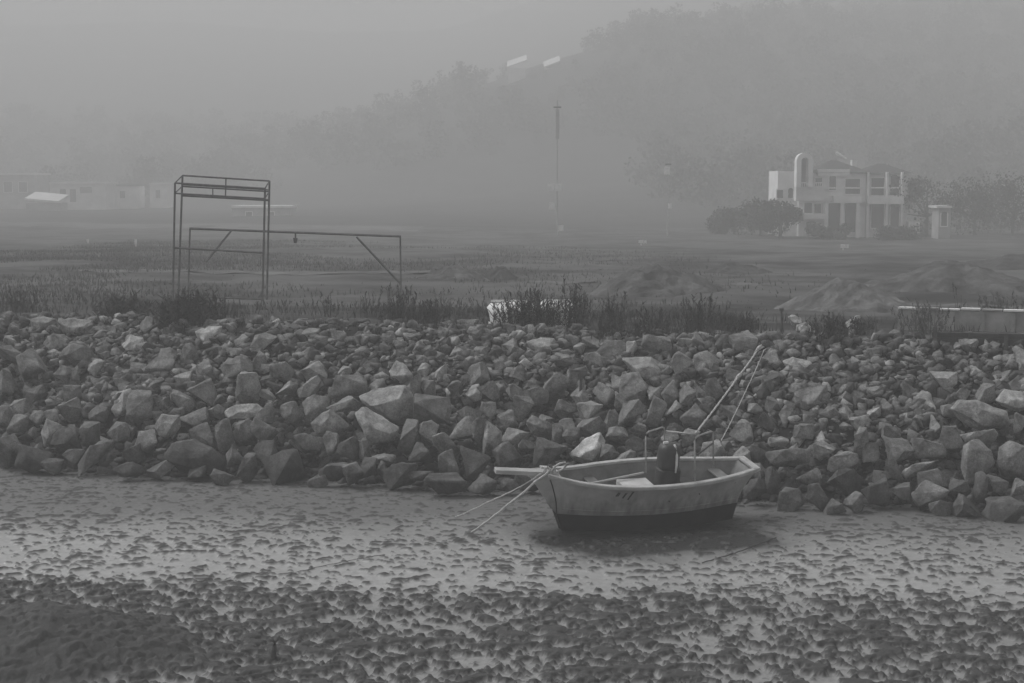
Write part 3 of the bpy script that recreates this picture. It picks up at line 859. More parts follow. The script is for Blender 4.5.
# gunwale cap, one run on each side
for side in (-1, 1):
    mb = MB(); vs = []; fs = []; n = 46
    for i in range(n):
        u = i / (n - 1); B, Z = hb(u), hz(u); x = XB + (XS - XB) * u
        w_in = .085; 
        for (dy, dz) in ((.028, -.045), (.034, .012), (.02, .026), (-w_in, .022), (-w_in, -.03)):
            vs.append((x, side * (B + dy), Z + dz))
    for i in range(n - 1):
        for k in range(5):
            fs.append((i * 5 + k, i * 5 + (k + 1) % 5, (i + 1) * 5 + (k + 1) % 5, (i + 1) * 5 + k))
    fs += [tuple(range(5)), tuple((n - 1) * 5 + k for k in range(5))]
    mb.add(vs, fs); mb.build('gunwale', M['gunwale'], boat)
# rubbing strake under the gunwale on the near side and a thin spray line over the waterline
mb = MB()
for side in (-1, 1):
    pts = []
    for i in range(40):
        s = section(.02 + .96 * i / 39); a, b = s[5], s[5]; pts.append((a[0], side * (a[1] + .006), a[2] + .015))
    mb.tube(pts, .011, 6)
mb.build('spray_rail', M['hull'], boat, smooth=True)
for side in (-1, 1):
    mb = MB(); mb.tube([(x - .004, side * (b + .004), z) for (x, b, z) in secs[0][1:-1]], .013, 6); mb.build('bow_corner_seam', M['black'], boat, smooth=True)
# bow plank and stern plank
p0, p1 = bl(495, 470.5, 33.75), bl(558, 473, 34.05)


def plank(name, a, b, wid, th, m):
    a, b = Vector(a), Vector(b); t = (b - a).normalized(); s = t.cross(Vector((0, 0, 1))).normalized(); up = s.cross(t)
    mb = MB(); vs = []
    for p in (a, b):
        for (i, j) in ((-1, -1), (1, -1), (1, 1), (-1, 1)): vs.append(p + s * i * wid / 2 + up * j * th / 2)
    mb.add(vs, [(0, 1, 2, 3), (7, 6, 5, 4), (0, 4, 5, 1), (1, 5, 6, 2), (2, 6, 7, 3), (3, 7, 4, 0)])
    return mb.build(name, m, boat, bevel=.008)


plank('bow_plank', p0, p1, .2, .085, M['hull'])
s0 = XB + .02
mb = MB(); z0 = hz(0); z1 = hz(.1); mb.add([(XB - .10, -.2, z0 + .004), (XB + .34, -.33, z1 + .01), (XB + .34, .33, z1 + .01), (XB - .10, .2, z0 + .004), (XB - .10, -.2, z0 - .05), (XB + .34, -.33, z1 - .05), (XB + .34, .33, z1 - .05), (XB - .10, .2, z0 - .05)], [(0, 1, 2, 3), (7, 6, 5, 4), (0, 4, 5, 1), (1, 5, 6, 2), (2, 6, 7, 3), (3, 7, 4, 0)]); mb.build('foredeck', M['gunwale'], boat, bevel=.01)
mb = MB(); mb.box((XS - .10, -.385, hz(1) - .03), (XS + .05, .385, hz(1) + .03)); mb.build('stern_plank', M['gunwale'], boat, bevel=.01)
# bitt the bow ropes are made fast to
mb = MB(); mb.tube([(XB + .12, -.02, hz(0)), (XB + .12, -.02, hz(0) + .13)], .035, 8); mb.tube([(XB + .12, -.11, hz(0) + .09), (XB + .12, .07, hz(0) + .09)], .022, 8)
mb.build('bitt', M['timber'], boat)
# inside boards
top_l = bl(666, 440, 34.95); mid_l = bl(667, 467, 34.85)
ecx, ecy = (top_l.x + mid_l.x) / 2, mid_l.y
print('ENG', top_l, mid_l)
for (x, w, z, hw) in ((-.1, .24, .84, .5), (2.75, .26, .86, .42)):
    mb = MB(); mb.box((x, -hw, z), (x + w, hw, z + .035)); mb.build('thwart', M['inside'], boat, bevel=.006)
mb = MB(); mb.box((ecx - .95, ecy - .05, .6), (ecx - .28, ecy + .42, .86)); mb.build('fish_hatch', M['deckpale'], boat, bevel=.02)
mb = MB(); mb.tube([(-.5, -.1, .90), (ecx - .3, ecy + .5, .93)], .022, 6); mb.build('boat_pole', M['deckpale'], boat)
# engine under its cover
eg = bl(667, 480, 34.55); eroot_x, eroot_y = eg.x, eg.y
ez0 = .62; px_m = 34.5 / F


def rounded(name, cx, cy, z0, z1, rx, ry, m, n=20, top=.25, parent=boat, taper=0., tilt=.0):
    mb = MB(); rings = []
    prof = [(z0, .92), (z0 + .04, 1)] + [(z1 - top * (1 - math.sin(a)), 1 - (1 - math.cos(a)) * .55) for a in (0, .4, .8, 1.2)] + [(z1, .25)]
    vs = []
    for (z, k) in prof:
        for j in range(n):
            a = 2 * math.pi * j / n; c, s_ = math.cos(a), math.sin(a)
            e = .65
            t = (z - z0) / (z1 - z0)
            vs.append((cx + rx * k * (1 - taper * (1 - t)) * math.copysign(abs(c) ** e, c) + tilt * t, cy + ry * k * math.copysign(abs(s_) ** e, s_), z))
    fs = [(i * n + j, i * n + (j + 1) % n, (i + 1) * n + (j + 1) % n, (i + 1) * n + j) for i in range(len(prof) - 1) for j in range(n)]
    fs += [tuple(range(n)), tuple((len(prof) - 1) * n + j for j in range(n))]
    mb.add(vs, fs); return mb.build(name, m, parent, smooth=True)


cowl = rounded('engine_cover', ecx, ecy, mid_l.z, top_l.z, .22, .20, M['cover'], top=.16)
low = rounded('engine_casing', ecx + .02, ecy, .55, mid_l.z + .01, .25, .22, M['cover_low'], top=.06)
mb = MB()
st_pts = [bl(672 + dx, y, 34.66) for dx, y in ((2.5, 444.5), (4, 450), (4.8, 458), (4.6, 465), (3.5, 473))]
mb.tube(st_pts, [.022, .028, .03, .028, .018], 6); mb.build('cover_stripe', M['white'], cowl, smooth=True)
mb = MB(); a = bl(666, 443.2, 34.72); mb.box((a.x - .055, a.y - .01, a.z - .03), (a.x + .055, a.y + .03, a.z + .03)); mb.build('cover_badge', M['white'], cowl, bevel=.006)
mb = MB(); mb.box((ecx + .3, ecy - .22, .55), (ecx + .62, ecy + .2, .90)); mb.build('engine_box', M['cover_low'], boat, bevel=.02)
# guard rails, two hoops joined by a crossbar


def hoop(a_foot, a_top, b_top, b_foot, m):
    r = .16; A0, A1, B1, B0 = map(Vector, (a_foot, a_top, b_top, b_foot))
    d = (B1 - A1).normalized(); L = (B1 - A1).length; r = min(.09, L * .3)
    pts = [A0, A1 - Vector((0, 0, r)), A1 - Vector((0, 0, r * .3)) + d * r * .3, A1 + d * r, B1 - d * r, B1 - Vector((0, 0, r * .3)) - d * r * .3, B1 - Vector((0, 0, r)), B0]
    mb = MB(); mb.tube(pts, .019, 8); return mb


h1 = hoop(bl(646, 473, 34.75), bl(646, 432.5, 34.75), bl(665, 426.5, 35.15), bl(665, 470, 35.15), 0).build('guard_hoop', M['steel_pale'], boat, smooth=True)
h2 = hoop(bl(695, 481, 34.45), bl(695, 437, 34.45), bl(713.5, 430.5, 34.95), bl(713.5, 468, 34.95), 0).build('guard_hoop', M['steel_pale'], boat, smooth=True)
mb = MB(); mb.tube([bl(666, 431, 35.1), bl(695.5, 434.5, 34.5)], .018, 8); mb.build('crossbar', M['steel_pale'], boat, smooth=True)
mb = MB(); mb.tube([bl(697, 455, 34.5), bl(713, 443, 34.9)], .02, 8); mb.build('stay', M['tube_dark'], boat)
# three slanted painted characters on the near side


def side_pt(px, py):
    """point just outside the near side under a pixel"""
    o = BI @ Vector((0, 0, CAMZ)); d = (BI.to_3x3() @ ray(px, py)).normalized()
    hit = hull.data
    from mathutils.bvhtree import BVHTree
    global _bvh
    try: _bvh
    except NameError:
        bm = bmesh.new(); bm.from_mesh(hit); _bvh = BVHTree.FromBMesh(bm); bm.free()
    loc, nor, i, dist = _bvh.ray_cast(o, d)
    if loc is None: return None
    if nor.dot(d) > 0: nor = -nor
    return loc + nor * .006


def stroke(mb, pts, w=.75):
    P = [side_pt(*p) for p in pts]
    Q = [side_pt(p[0] + w, p[1] + w * .25) for p in pts]
    if any(p is None for p in P + Q): return
    n = len(P); mb.add(P + Q, [(i, i + 1, n + i + 1, n + i) for i in range(n - 1)])


mb = MB()
stroke(mb, [(615.2, 496.0), (616.8, 494.2), (618.4, 492.2)], 1.5); stroke(mb, [(617.2, 496.3), (618.7, 494.4), (620.0, 492.3)], .9); stroke(mb, [(616.2, 493.6), (617.8, 493.8), (619.2, 494.0)], .9)
stroke(mb, [(621.8, 498.0), (623.4, 495.8), (625.4, 492.8)], 1.5); stroke(mb, [(624.2, 495.6), (625.6, 494.2), (626.8, 492.6)], .9)
stroke(mb, [(626.8, 499.6), (628.8, 496.8), (631.0, 493.8), (633.0, 491.4)], 1.5); stroke(mb, [(630.6, 491.8), (632.2, 491.6), (634.4, 492.0)], 1.0)
if mb.v: mb.build('registration_mark', M['black'], boat)
mb = MB()
for (x, y, w) in ((668.2, 500.2, 1.7), (698.6, 492.9, 1.2)): stroke(mb, [(x, y), (x + .2, y + .7), (x + .1, y + 1.4)], w)
if mb.v: mb.build('drain_hole', M['black'], boat)


# ------------------------------------------------------------------ ropes
def rope(name, pts, r, m, label, sag=0., cat='rope', twist=True, group=None):
    P = []
    for i, (a, b) in enumerate(zip(pts[:-1], pts[1:])):
        a, b = Vector(a), Vector(b); n = max(6, int((b - a).length / .12))
        for k in range(n):
            t = k / n; p = a.lerp(b, t); p.z -= sag * 4 * t * (1 - t); P.append(p + Vector((0, 0, .006 * math.sin(k * 1.9))))
    P.append(Vector(pts[-1])); o0 = P[0].copy()
    mb = MB(); mb.tube([p - o0 for p in P], [r * (1 + .16 * math.sin(i * 2.4)) for i in range(len(P))], 7)
    o = mb.build(name, m, None, smooth=True); o.location = o0
    return tag(o, label, cat, group)


def mudpt(px, py, dz=0.0):
    d = ray(px, py); t = CAMZ / -d.z; p = Vector((0, 0, CAMZ)) + d * t; p.z = mud_z(p.x, p.y) + dz; return p


kn = bl(551, 469, 33.62); knw = BW @ kn
rope('mooring_rope', [knw, at(536, 481, 33.3), at(510, 503, 32.9).lerp(at(510, 503, 33.2), .5), mudpt(470, 533, .0)], .024, M['rope'], 'pale thick rope from bow plank straight down to the mud', .02, group='bow ropes')
rope('mooring_rope', [BW @ bl(541, 473.5, 33.6), at(520, 487, 33.9), at(488, 502, 34.8), mudpt(455, 517, .0)], .014, M['rope'], 'thinner rope from the bow running back towards the stones', .01, group='bow ropes')
lp = [(551, 472), (555, 466.5), (560, 463.5), (565, 462.5), (566.5, 465), (563, 469), (557, 472)]
mb = MB(); L0 = at(551, 472, 33.55)
mb.tube([at(x, y, 33.55 + .03 * i) - L0 for i, (x, y) in enumerate(lp)], .022, 7)
for k in range(5):
    mb.tube([at(543 + 2.4 * k, 473.5, 33.56) - L0, at(545 + 2.4 * k, 468 - (k % 2) * 2, 33.6) - L0, at(547.5 + 2.2 * k, 473, 33.58) - L0], .02, 6)
o = mb.build('rope_knot', M['rope'], None, smooth=True); o.location = L0; tag(o, 'knotted rope end with a loop on top of the bow', 'rope')
stake_w = ground(781, 333, 36, 60)
mid1 = at(757.5, 350, 41.2)
rope('stern_rope', [at(695.5, 433.5, 34.5), at(738, 377, 38.9), mid1, at(777, 338, float(stake_w.y)) ], .021, M['rope'], 'pale thick rope from boat guard rail up to the crest stake', .02, group='stern ropes')
rope('stern_rope', [at(721, 441, 37.1), at(748, 386, 39.7), at(764, 350, 41.4), at(776, 340, float(stake_w.y))], .011, M['rope'], 'thin rope right of the thick one lying down over the stones', .03, group='stern ropes')
for k, (x, y, Y, lab) in enumerate(((738, 377, 38.85, 'small splice halfway up the pale stern rope'), (758, 349, 41.15, 'bulky splice on the stern rope under the stake'))):
    p = at(x, y, Y)
    mb = MB(); mb.tube([Vector((-.08, 0, -.09)), Vector((-.02, -.03, -.02)), Vector((.03, -.03, .04)), Vector((.09, 0, .1))], [.02, .045, .05, .02], 7)
    o = mb.build('rope_splice', M['rope'], None, smooth=True); o.location = p; tag(o, lab, 'rope')
rope('muddy_rope', [mudpt(702, 563, .02), mudpt(735, 555, .03), mudpt(758, 547, .03), mudpt(776, 541, .02)], .011, M['rope_dark'], 'dark muddy rope lying on the mud below the stern')
rope('mud_cord', [mudpt(296, 573, .02), mudpt(325, 566, .02), mudpt(352, 561, .02), mudpt(385, 557, .01)], .006, M['rope_dark'], 'thin dark cord lying across the wet mud left of the boat')


# ------------------------------------------------------------------ small things on shore
def place_mb(mb, name, m, loc, label, cat, **k):
    o = mb.build(name, m, None, **k); o.location = loc; return tag(o, label, cat)


s = stake_w.y / F
mb = MB(); mb.tube([(0, 0, -.2), (.02, 0, .3), (0, 0, 24 * s)], [.035, .032, .028], 7); mb.tube([(0, 0, 22 * s), (0, 0, 25 * s)], .06, 7)
place_mb(mb, 'stake', M['timber'], stake_w, 'dark wooden stake on the crest holding the stern ropes', 'stake')
g = ground(580, 392, 36, 50); s = g.y / F
mb = MB(); mb.box((-.035, -.035, -.1), (.035, .035, 20 * s)); mb.box((-10 * s, -.04, 19.5 * s), (6 * s, .04, 22 * s))
o = place_mb(mb, 'iron_post', M['steel'], g + Vector((0, -.38, .05)), 'dark iron T post sticking up between the boulders', 'post'); o.rotation_euler = (0, R(2), 0)
g = mudpt(274, 663)
mb = MB(); mb.tube([(-.02, 0, -.15), (.0, 0, .14), (.03, .0, .25), (.09, 0, .30)], [.05, .042, .038, .025], 8); mb.tube([(.02, 0, .22), (-.07, 0, .27)], [.025, .012], 7)
place_mb(mb, 'stump', M['timber'], g, 'short dark broken stump sticking out of the foreground mud', 'stump', smooth=True)

# white hull behind the weeds
g = ground(531, 326, 40, 70); s = g.y / F; hw = 40 * s
hr = empty('white_skiff', g, R(4)); tag(hr, 'white upturned skiff half hidden behind the thick dark weeds', 'boat')
mb = MB(); n = 22; vs = []; fs = []
for i in range(n):
    u = -1 + 2 * i / (n - 1); b = .55 * (1 - abs(u) ** 4) + .16; z = .68 - .06 * u * u - (.10 if abs(u) > .93 else 0)
    for k in range(9):
        a = math.pi * k / 8; vs.append((u * hw + (.12 * math.sin(a) * (1 if u > 0 else -1) if abs(u) > .9 else 0), -b * math.cos(a), z * math.sin(a) ** .45))
for i in range(n - 1):
    for k in range(8): fs.append((i * 9 + k, i * 9 + k + 1, (i + 1) * 9 + k + 1, (i + 1) * 9 + k))
fs += [tuple(range(9)), tuple((n - 1) * 9 + k for k in range(9))]
mb.add(vs, fs); mb.build('hull', M['white'], hr, smooth=True)
mb = MB(); mb.box((-hw * 1.0, -.03, .66), (hw * 1.0, .03, .72)); mb.build('keel', M['white'], hr)
for sx in (-1, 1):
    mb = MB(); mb.box((sx * hw * .99 - .05, -.72, .0), (sx * hw * .99 + .05, .72, .07)); mb.build('gunwale_end', M['gunwale'], hr)

# pale broken concrete by the stake
for i, (px, py, w, h, lab) in enumerate(((793, 321, 16, 14, 'upright pale broken concrete lump right behind the stake'), (806, 327, 20, 12, 'low pale concrete lump left of the weeds on the crest'),
                                         (854, 322, 18, 13, 'pale flat concrete lump behind the crest weeds, farthest right of three'))):
    g = ground(px, py + h / 2, 38, 70); s = g.y / F
    me = rock_mesh('concrete_lump', w * s, h * s, w * s * .8, R(20 * (i - 1)), None, seed=700 + i)
    o = link(bpy.data.objects.new('concrete_lump', me)); o.location = g + Vector((0, 0, h * s * .4)); o.color = (1.5, 1.5, 1.5, 1)
    tag(o, lab, 'rubble', 'concrete lumps on the crest')

# low concrete wall at the right with posts, and the dark kerb in front of it
a, b = ground(898, 330, 38, 80), ground(1090, 334, 38, 80)
wr = empty('concrete_wall', a, math.atan2(b.y - a.y, b.x - a.x)); tag(wr, 'low pale stained concrete wall behind reedy weeds at the right', 'wall')
Lw = (b - a).length; s = a.y / F
mb = MB(); mb.box((0, -.08, -.5), (Lw, .08, 21 * s)); mb.build('wall_body', M['concrete'], wr)
for k in range(9):
    q = Lw / 9; j = random.uniform(-.015, .03); mb = MB(); mb.box((k * q + .01, -.13 + j, 21 * s + .006 + max(0, j)), ((k + 1) * q - .02 - abs(j), .13 + j, 23.4 * s + j)); mb.build('coping', M['concrete'] if k % 3 == 1 else M['wall_pale'], wr, bevel=.012)
for k in range(6):
    mb = MB(); mb.box((.6 + k * Lw / 6.3, -.12, -.4), (.72 + k * Lw / 6.3, -.082, 20.5 * s)); mb.build('pilaster', M['concrete'], wr)
a, b = ground(932, 345, 36, 60), ground(1090, 347, 36, 60)
kr = empty('retaining_kerb', a, math.atan2(b.y - a.y, b.x - a.x)); tag(kr, 'long dark timber kerb below the pale concrete wall', 'kerb')
Lw = (b - a).length
mb = MB(); mb.box((0, -.07, -.3), (Lw, .07, .20)); mb.build('lower_board', M['concrete_dark'], kr, bevel=.01)
mb = MB(); mb.box((0, -.06, .204), (Lw * .6, .06, .33)); mb.build('upper_board', M['concrete_dark'], kr, bevel=.01)
for k in range(5):
    mb = MB(); mb.box((.02 + k * Lw / 4.4, -.13, -.3), (.12 + k * Lw / 4.4, -.073, .46 if k == 0 else .34)); mb.build('stake', M['timber'], kr)

# ------------------------------------------------------------------ steel tower and gantry behind the bank
YT = 63.0; gz = float(land(at(220, 300, YT).x, YT)); sT = YT / F
tw = empty('steel_tower', (at(220, 300, YT).x, YT, gz)); tag(tw, 'bare steel frame tower with a railed open top, leaning a little', 'steel frame')
o_ = Vector(tw.location)


def P_(px, py, Y): return at(px, py, Y) - o_


dT = 1.35
legs = {'a': (175, 183, 172.5, 318, 0), 'b': (265, 188.5, 262, 318, 0), 'c': (182.5, 175.5, 178, 305, dT), 'd': (269.5, 181, 266.5, 312, dT)}
tops = {}
for k, (x0, y0, x1, y1, d) in legs.items():
    top = P_(x0, y0, YT + d); bot = P_(x1, y1, YT + d); bz = float(land(o_.x + bot.x, o_.y + bot.y)) - o_.z - .15
    bot = top.lerp(bot, (top.z - bz) / (top.z - bot.z)); tops[k] = (top, bot)
    mb = MB(); mb.bar(bot, top, .054); mb.build('leg', M['steel'], tw)


def on(k, f): return tops[k][0].lerp(tops[k][1], f)


def member(name, p, q, w=.07): mb = MB(); mb.bar(p, q, w * .52); return mb.build(name, M['steel'], tw)


for f, w in ((.0, .085), (.085, .075)):
    for p, q in (('a', 'b'), ('c', 'd'), ('a', 'c'), ('b', 'd')):
        member('top_rail', on(p, f), on(q, f), w)
member('floor_beam', on('c', .155), on('d', .155), .12)
member('floor_beam', on('c', .072), on('d', .072), .06)
m_ = on('c', 0).lerp(on('d', 0), .5); member('rail_post', m_, on('c', .155).lerp(on('d', .155), .5), .07)
m2 = on('a', .03).lerp(on('b', .03), .42); member('rail_post', m2, m2 + Vector((0, 0, -.28)), .06)
member('middle_bar', on('a', .535), on('b', .545), .10)
member('lower_bar', P_(180, 296.5, YT + .02), P_(262, 299, YT + .02), .10)

YG = 66.0; gx_ = at(296, 300, YG).x
ga = empty('steel_gantry', (gx_, YG, float(land(gx_, YG)))); tag(ga, 'long goal like steel gantry with braced ends beside the tower', 'steel frame')
o_ = Vector(ga.location)
mb = MB(); mb.bar(P_(189.5, 228.5, YG), P_(401, 236.5, YG), .062); mb.build('beam', M['steel'], ga)
for x, y0, x1 in ((190, 229, 188), (400.3, 237, 401)):
    top = P_(x, y0, YG); bot = P_(x1, 300, YG); bz = float(land(o_.x + bot.x, o_.y)) - o_.z - .15
    bot = top.lerp(bot, (top.z - bz) / (top.z - bot.z)); mb = MB(); mb.bar(bot, top, .045); mb.build('post', M['steel'], ga)
for p, q in (((231, 231), (206, 262)), ((356.5, 237), (400.5, 284))):
    mb = MB(); mb.bar(P_(*p, YG - .08), P_(*q, YG - .08), .055); mb.build('brace', M['steel'], ga)
mb = MB(); mb.tube([P_(295.5, 233.5, YG - .02), P_(295.5, 239, YG - .02)], .035, 6); mb.tube([P_(295.5, 238, YG - .02), P_(295.2, 243, YG - .02)], [.1, .06], 6); mb.build('hook', M['steel'], ga)


# ------------------------------------------------------------------ houses in the haze
def wbox(px0, py0, px1, py1, Y, dep, o):
    a = at(px0, py1, Y) - o; b = at(px1, py0, Y) - o
    return (a.x, 0 + (Y - o.y), a.z), (b.x, Y - o.y + dep, b.z)


def house_part(root, name, px0, py0, px1, py1, Y, dep, m, bevel=0, parent=None):
    mb = MB(); a, b = wbox(px0, py0, px1, py1, Y, dep, Vector(root.location)); mb.box(a, b); return mb.build(name, m, parent or root, bevel=bevel)


def window(root, px0, py0, px1, py1, Y):
    o = Vector(root.location); fr = MB(); a, b = wbox(px0, py0, px1, py1, Y, .06, o)
    t = .12
    fr.box((a[0] - t, a[1] - .1, a[2] - t), (a[0], a[1] + .02, b[2] + t)); fr.box((b[0], a[1] - .1, a[2] - t), (b[0] + t, a[1] + .02, b[2] + t))
    fr.box((a[0], a[1] - .1, b[2]), (b[0], a[1] + .02, b[2] + t)); fr.box((a[0], a[1] - .1, a[2] - t), (b[0], a[1] + .02, a[2]))
    w = MB(); w.box((a[0], a[1] - .03, a[2]), (b[0], a[1] + .03, b[2]))
    if py1 - py0 > 1.5 * (px1 - px0) and Y < 250:   # round-headed openings
        cx = (a[0] + b[0]) / 2; r = (b[0] - a[0]) / 2; aa = np.linspace(0, math.pi, 11)
        vs = [(cx + r * math.cos(t), a[1] + yy, b[2] + .003 + r * .8 * math.sin(t)) for yy in (-.14, .03) for t in aa]
        w.add(vs, [tuple(range(11)), tuple(21 - k for k in range(11))] + [(k, k + 1, 12 + k, 11 + k) for k in range(10)])
    wo = w.build('window', M['pane'], root)
    fr.build('window_frame', M['wall_white'], wo)
    return wo


YV = 194.
gv = at(845, 237, YV); gv.z = float(land(gv.x, YV)) - .2
vl = empty('villa', gv); tag(vl, 'large white villa with arched tower and tall columns in the haze', 'house')
house_part(vl, 'wall', 798, 173, 866, 244, YV + 2.5, 9, M['wall_white'])
house_part(vl, 'side_wing', 777, 171, 797.5, 240, YV + 4, 7, M['wall_white'])
house_part(vl, 'right_wing', 866.3, 174, 908, 244, YV + 3.2, 8, M['wall_pale'])
house_part(vl, 'low_wing', 908.3, 222, 920, 244, YV + 2, 6, M['wall_white'])
# arched tower front
mb = MB(); o_ = gv; cx, r0, r1 = 805, 8.2, 3.2
a = at(cx - r0, 161, YV) - o_; b = at(cx + r0, 161, YV) - o_; c = (a + b) / 2; Ro = (b.x - a.x) / 2; Ri = Ro * .42
zb = (at(cx, 187, YV) - o_).z
outer = [(c.x - Ro, zb)] + [(c.x - Ro * math.cos(t), c.z + Ro * math.sin(t)) for t in np.linspace(0, math.pi, 13)] + [(c.x + Ro, zb)]
inner = [(c.x - Ri, zb)] + [(c.x - Ri * math.cos(t), c.z + Ri * math.sin(t)) for t in np.linspace(0, math.pi, 13)] + [(c.x + Ri, zb)]
n = len(outer); vs = [(x, y, z) for y in (0, 1.6) for (x, z) in outer] + [(x, y, z) for y in (0, 1.6) for (x, z) in inner]
fs = []
for i in range(n - 1):
    fs += [(i, i + 1, 2 * n + i + 1, 2 * n + i), (n + i, n + i + 1, 3 * n + i + 1, 3 * n + i), (i, i + 1, n + i + 1, n + i), (2 * n + i, 2 * n + i + 1, 3 * n + i + 1, 3 * n + i)]
mb.add(vs, fs); tower = mb.build('arched_tower', M['wall_white'], vl)
house_part(vl, 'tower_back', 798.5, 158, 811.5, 187, YV + 1.7, 1.5, M['wall_grey'])
house_part(vl, 'balcony', 796, 187.2, 824, 201, YV + .6, 1.6, M['wall_pale'])
house_part(vl, 'balcony', 834, 196, 862, 203, YV + 1, 1.4, M['wall_white'])
house_part(vl, 'balcony', 868, 196, 904, 204, YV + 1.2, 1.6, M['wall_white'])
house_part(vl, 'balcony', 798, 214, 826, 219, YV + .6, 1.7, M['wall_white'])
for (x0, y0, x1, y1) in ((798.5, 187.2, 865.5, 188.6), (798.5, 201.6, 865.5, 203), (867, 187, 905, 188.4)):
    house_part(vl, 'cornice', x0, y0, x1, y1, YV + 2.15, .3, M['wall_white'])
for k in range(14):
    x = 798 + k * 2; house_part(vl, 'baluster', x, 183.4, x + .8, 187.1, YV + .62, .12, M['wall_white'])
house_part(vl, 'handrail', 796.5, 182.2, 825.5, 183.3, YV + .6, .2, M['wall_white'])
house_part(vl, 'chimney', 852, 160, 857, 172.8, YV + 5, 1, M['wall_pale'])
house_part(vl, 'parapet', 818, 169, 850, 176, YV + 2.0, .45, M['wall_white'])
for x in (826, 842, 858):
    house_part(vl, 'column', x - 2, 203.2, x + 2, 243, YV + 1.2, .5, M['wall_white'])
for x in (868, 887, 902):
    house_part(vl, 'column', x - 1.8, 172, x + 1.8, 243, YV + 1.9, .5, M['wall_white'])
for (x0, y0, x1, y1, Y) in ((828, 205, 840, 232, YV + 2.4), (844.5, 205, 856, 232, YV + 2.4), (815, 178, 822, 186, YV + 2.4), (829, 178, 836, 190, YV + 2.4), (845, 179, 860, 194, YV + 2.4),
                            (814, 204, 821, 213, YV + 2.4), (801, 190, 807, 200, YV + 2.4), (814, 190, 821, 200, YV + 2.4), (804, 203, 812, 213, YV + 2.4), (806, 222, 816, 234, YV + 2.4), (871, 178, 884, 195, YV + 3.1), (890, 178, 899, 195, YV + 3.1), (871, 206, 884, 228, YV + 3.1), (890, 206, 899, 228, YV + 3.1),
                            (777, 190, 783, 198, YV + 3.9), (788, 190, 793, 198, YV + 3.9)):
    window(vl, x0, y0, x1, y1, Y)


def hip(root, px0, px1, pyb, pyt, Y, dep, m, name='roof', over=.6):
    o = Vector(root.location); a = at(px0, pyb, Y) - o; b = at(px1, pyb, Y) - o; zt = (at(px0, pyt, Y) - o).z
    x0, x1, y0, y1 = a.x - over, b.x + over, a.y - over, a.y + dep + over; w = min(x1 - x0, y1 - y0) * .45
    mb = MB(); mb.add([(x0, y0, a.z), (x1, y0, a.z), (x1, y1, a.z), (x0, y1, a.z), (x0 + w, (y0 + y1) / 2, zt), (x1 - w, (y0 + y1) / 2, zt)],
                      [(0, 3, 2, 1), (0, 1, 5, 4), (1, 2, 5), (2, 3, 4, 5), (3, 0, 4)])
    return mb.build(name, m, root)


hip(vl, 815, 866, 172.6, 160, YV + 2.5, 9, M['roof_dark']); hip(vl, 867, 908, 173.4, 163, YV + 3.2, 8, M['roof_dark'])
mb = MB(); p, q = at(836, 152.5, YV + 2) - gv, at(846, 159.5, YV + 2) - gv; mb.bar(p, q, .28); mb.build('roof_verge', M['roof_pale'], vl)


def block(name, px0, py0, px1, py1, Y, dep, label, wins, m, roofm, roof='flat', cat='house'):
    g = at((px0 + px1) / 2, py1, Y); z = float(land(g.x, Y)); g.z = min(g.z, z) - .3
    r = empty(name, g); tag(r, label, cat)
    house_part(r, 'wall', px0, py0, px1, py1 + (1 if py1 > 100 else 16), Y, dep, m)
    if roof == 'flat': house_part(r, 'roof', px0 - 1, py0 - 2.2, px1 + 1, py0 - .02, Y - .5, dep + 1, roofm)
    elif roof == 'hip': hip(r, px0, px1, py0 - .02, py0 - 8, Y, dep, roofm)
    else: mono(r, px0, px1, py0, roof, Y, dep, roofm)
    for w in wins: window(r, *w, Y)
    return r


def mono(root, px0, px1, py0, rise, Y, dep, m):
    """single-pitch sheet roof, rising to one side"""
    o = Vector(root.location); a = at(px0 - 1, py0 - max(0, -rise), Y) - o; b = at(px1 + 1, py0 - max(0, rise), Y) - o
    mb = MB(); vs = []; lift = 2.2 if Y > 450 else 1.2
    for y in (-.4, dep + .4):
        for p in (a, b): vs += [(p.x, p.y + y, p.z + lift * (y > 0)), (p.x, p.y + y, p.z + .35 + lift * (y > 0))]
    mb.add(vs, [(0, 2, 3, 1), (4, 5, 7, 6), (0, 1, 5, 4), (2, 6, 7, 3), (1, 3, 7, 5), (0, 4, 6, 2)]); return mb.build('roof', m, root)


block('flat_roof_house', -30, 175, 34, 208, 382, 12, 'hazy flat roofed house at the far left edge', [(4, 182, 12, 192), (19, 182, 27, 192)], M['wall_grey'], M['roof_pale'])
block('long_house', 50, 184, 106, 209, 375, 10, 'hazy pale house with dark windows, second from the left', [(60, 189, 66, 197), (80, 187, 92, 193), (70, 189, 76, 202)], M['wall_pale'], M['roof_pale'])
block('small_house', 114, 186, 136, 208, 385, 9, 'small hazy white house, third from the left', [(120, 191, 125, 198)], M['wall_white'], M['roof_dark'])
block('narrow_house', 150, 185, 167, 207, 388, 9, 'narrow hazy white house left of the steel tower', [(156, 190, 160, 198)], M['wall_white'], M['roof_pale'])
block('low_shed', 26, 203, 58, 210, 330, 7, 'low shed with pale sheet roof before the left houses', [], M['wall_grey'], M['roof_pale'], -3)
block('pale_shed', 232, 208, 290, 222, 300, 8, 'long low pale shed seen through the steel tower', [(246, 212, 252, 220), (268, 212, 274, 220)], M['wall_grey'], M['roof_pale'])
block('hillside_house', 508, 68, 526, 74, 500, 9, 'left of two hillside houses with bright sloping roof', [], M['white'], M['white'], 7)
block('hillside_house', 545, 68, 559, 74, 503, 9, 'right of two hillside houses with bright sloping roof', [], M['white'], M['white'], 6)
block('ridge_house', 622, 70, 650, 84, 530, 9, 'pale ghostly house on the ridge right of the bright roofs', [], M['wall_white'], M['roof_pale'])
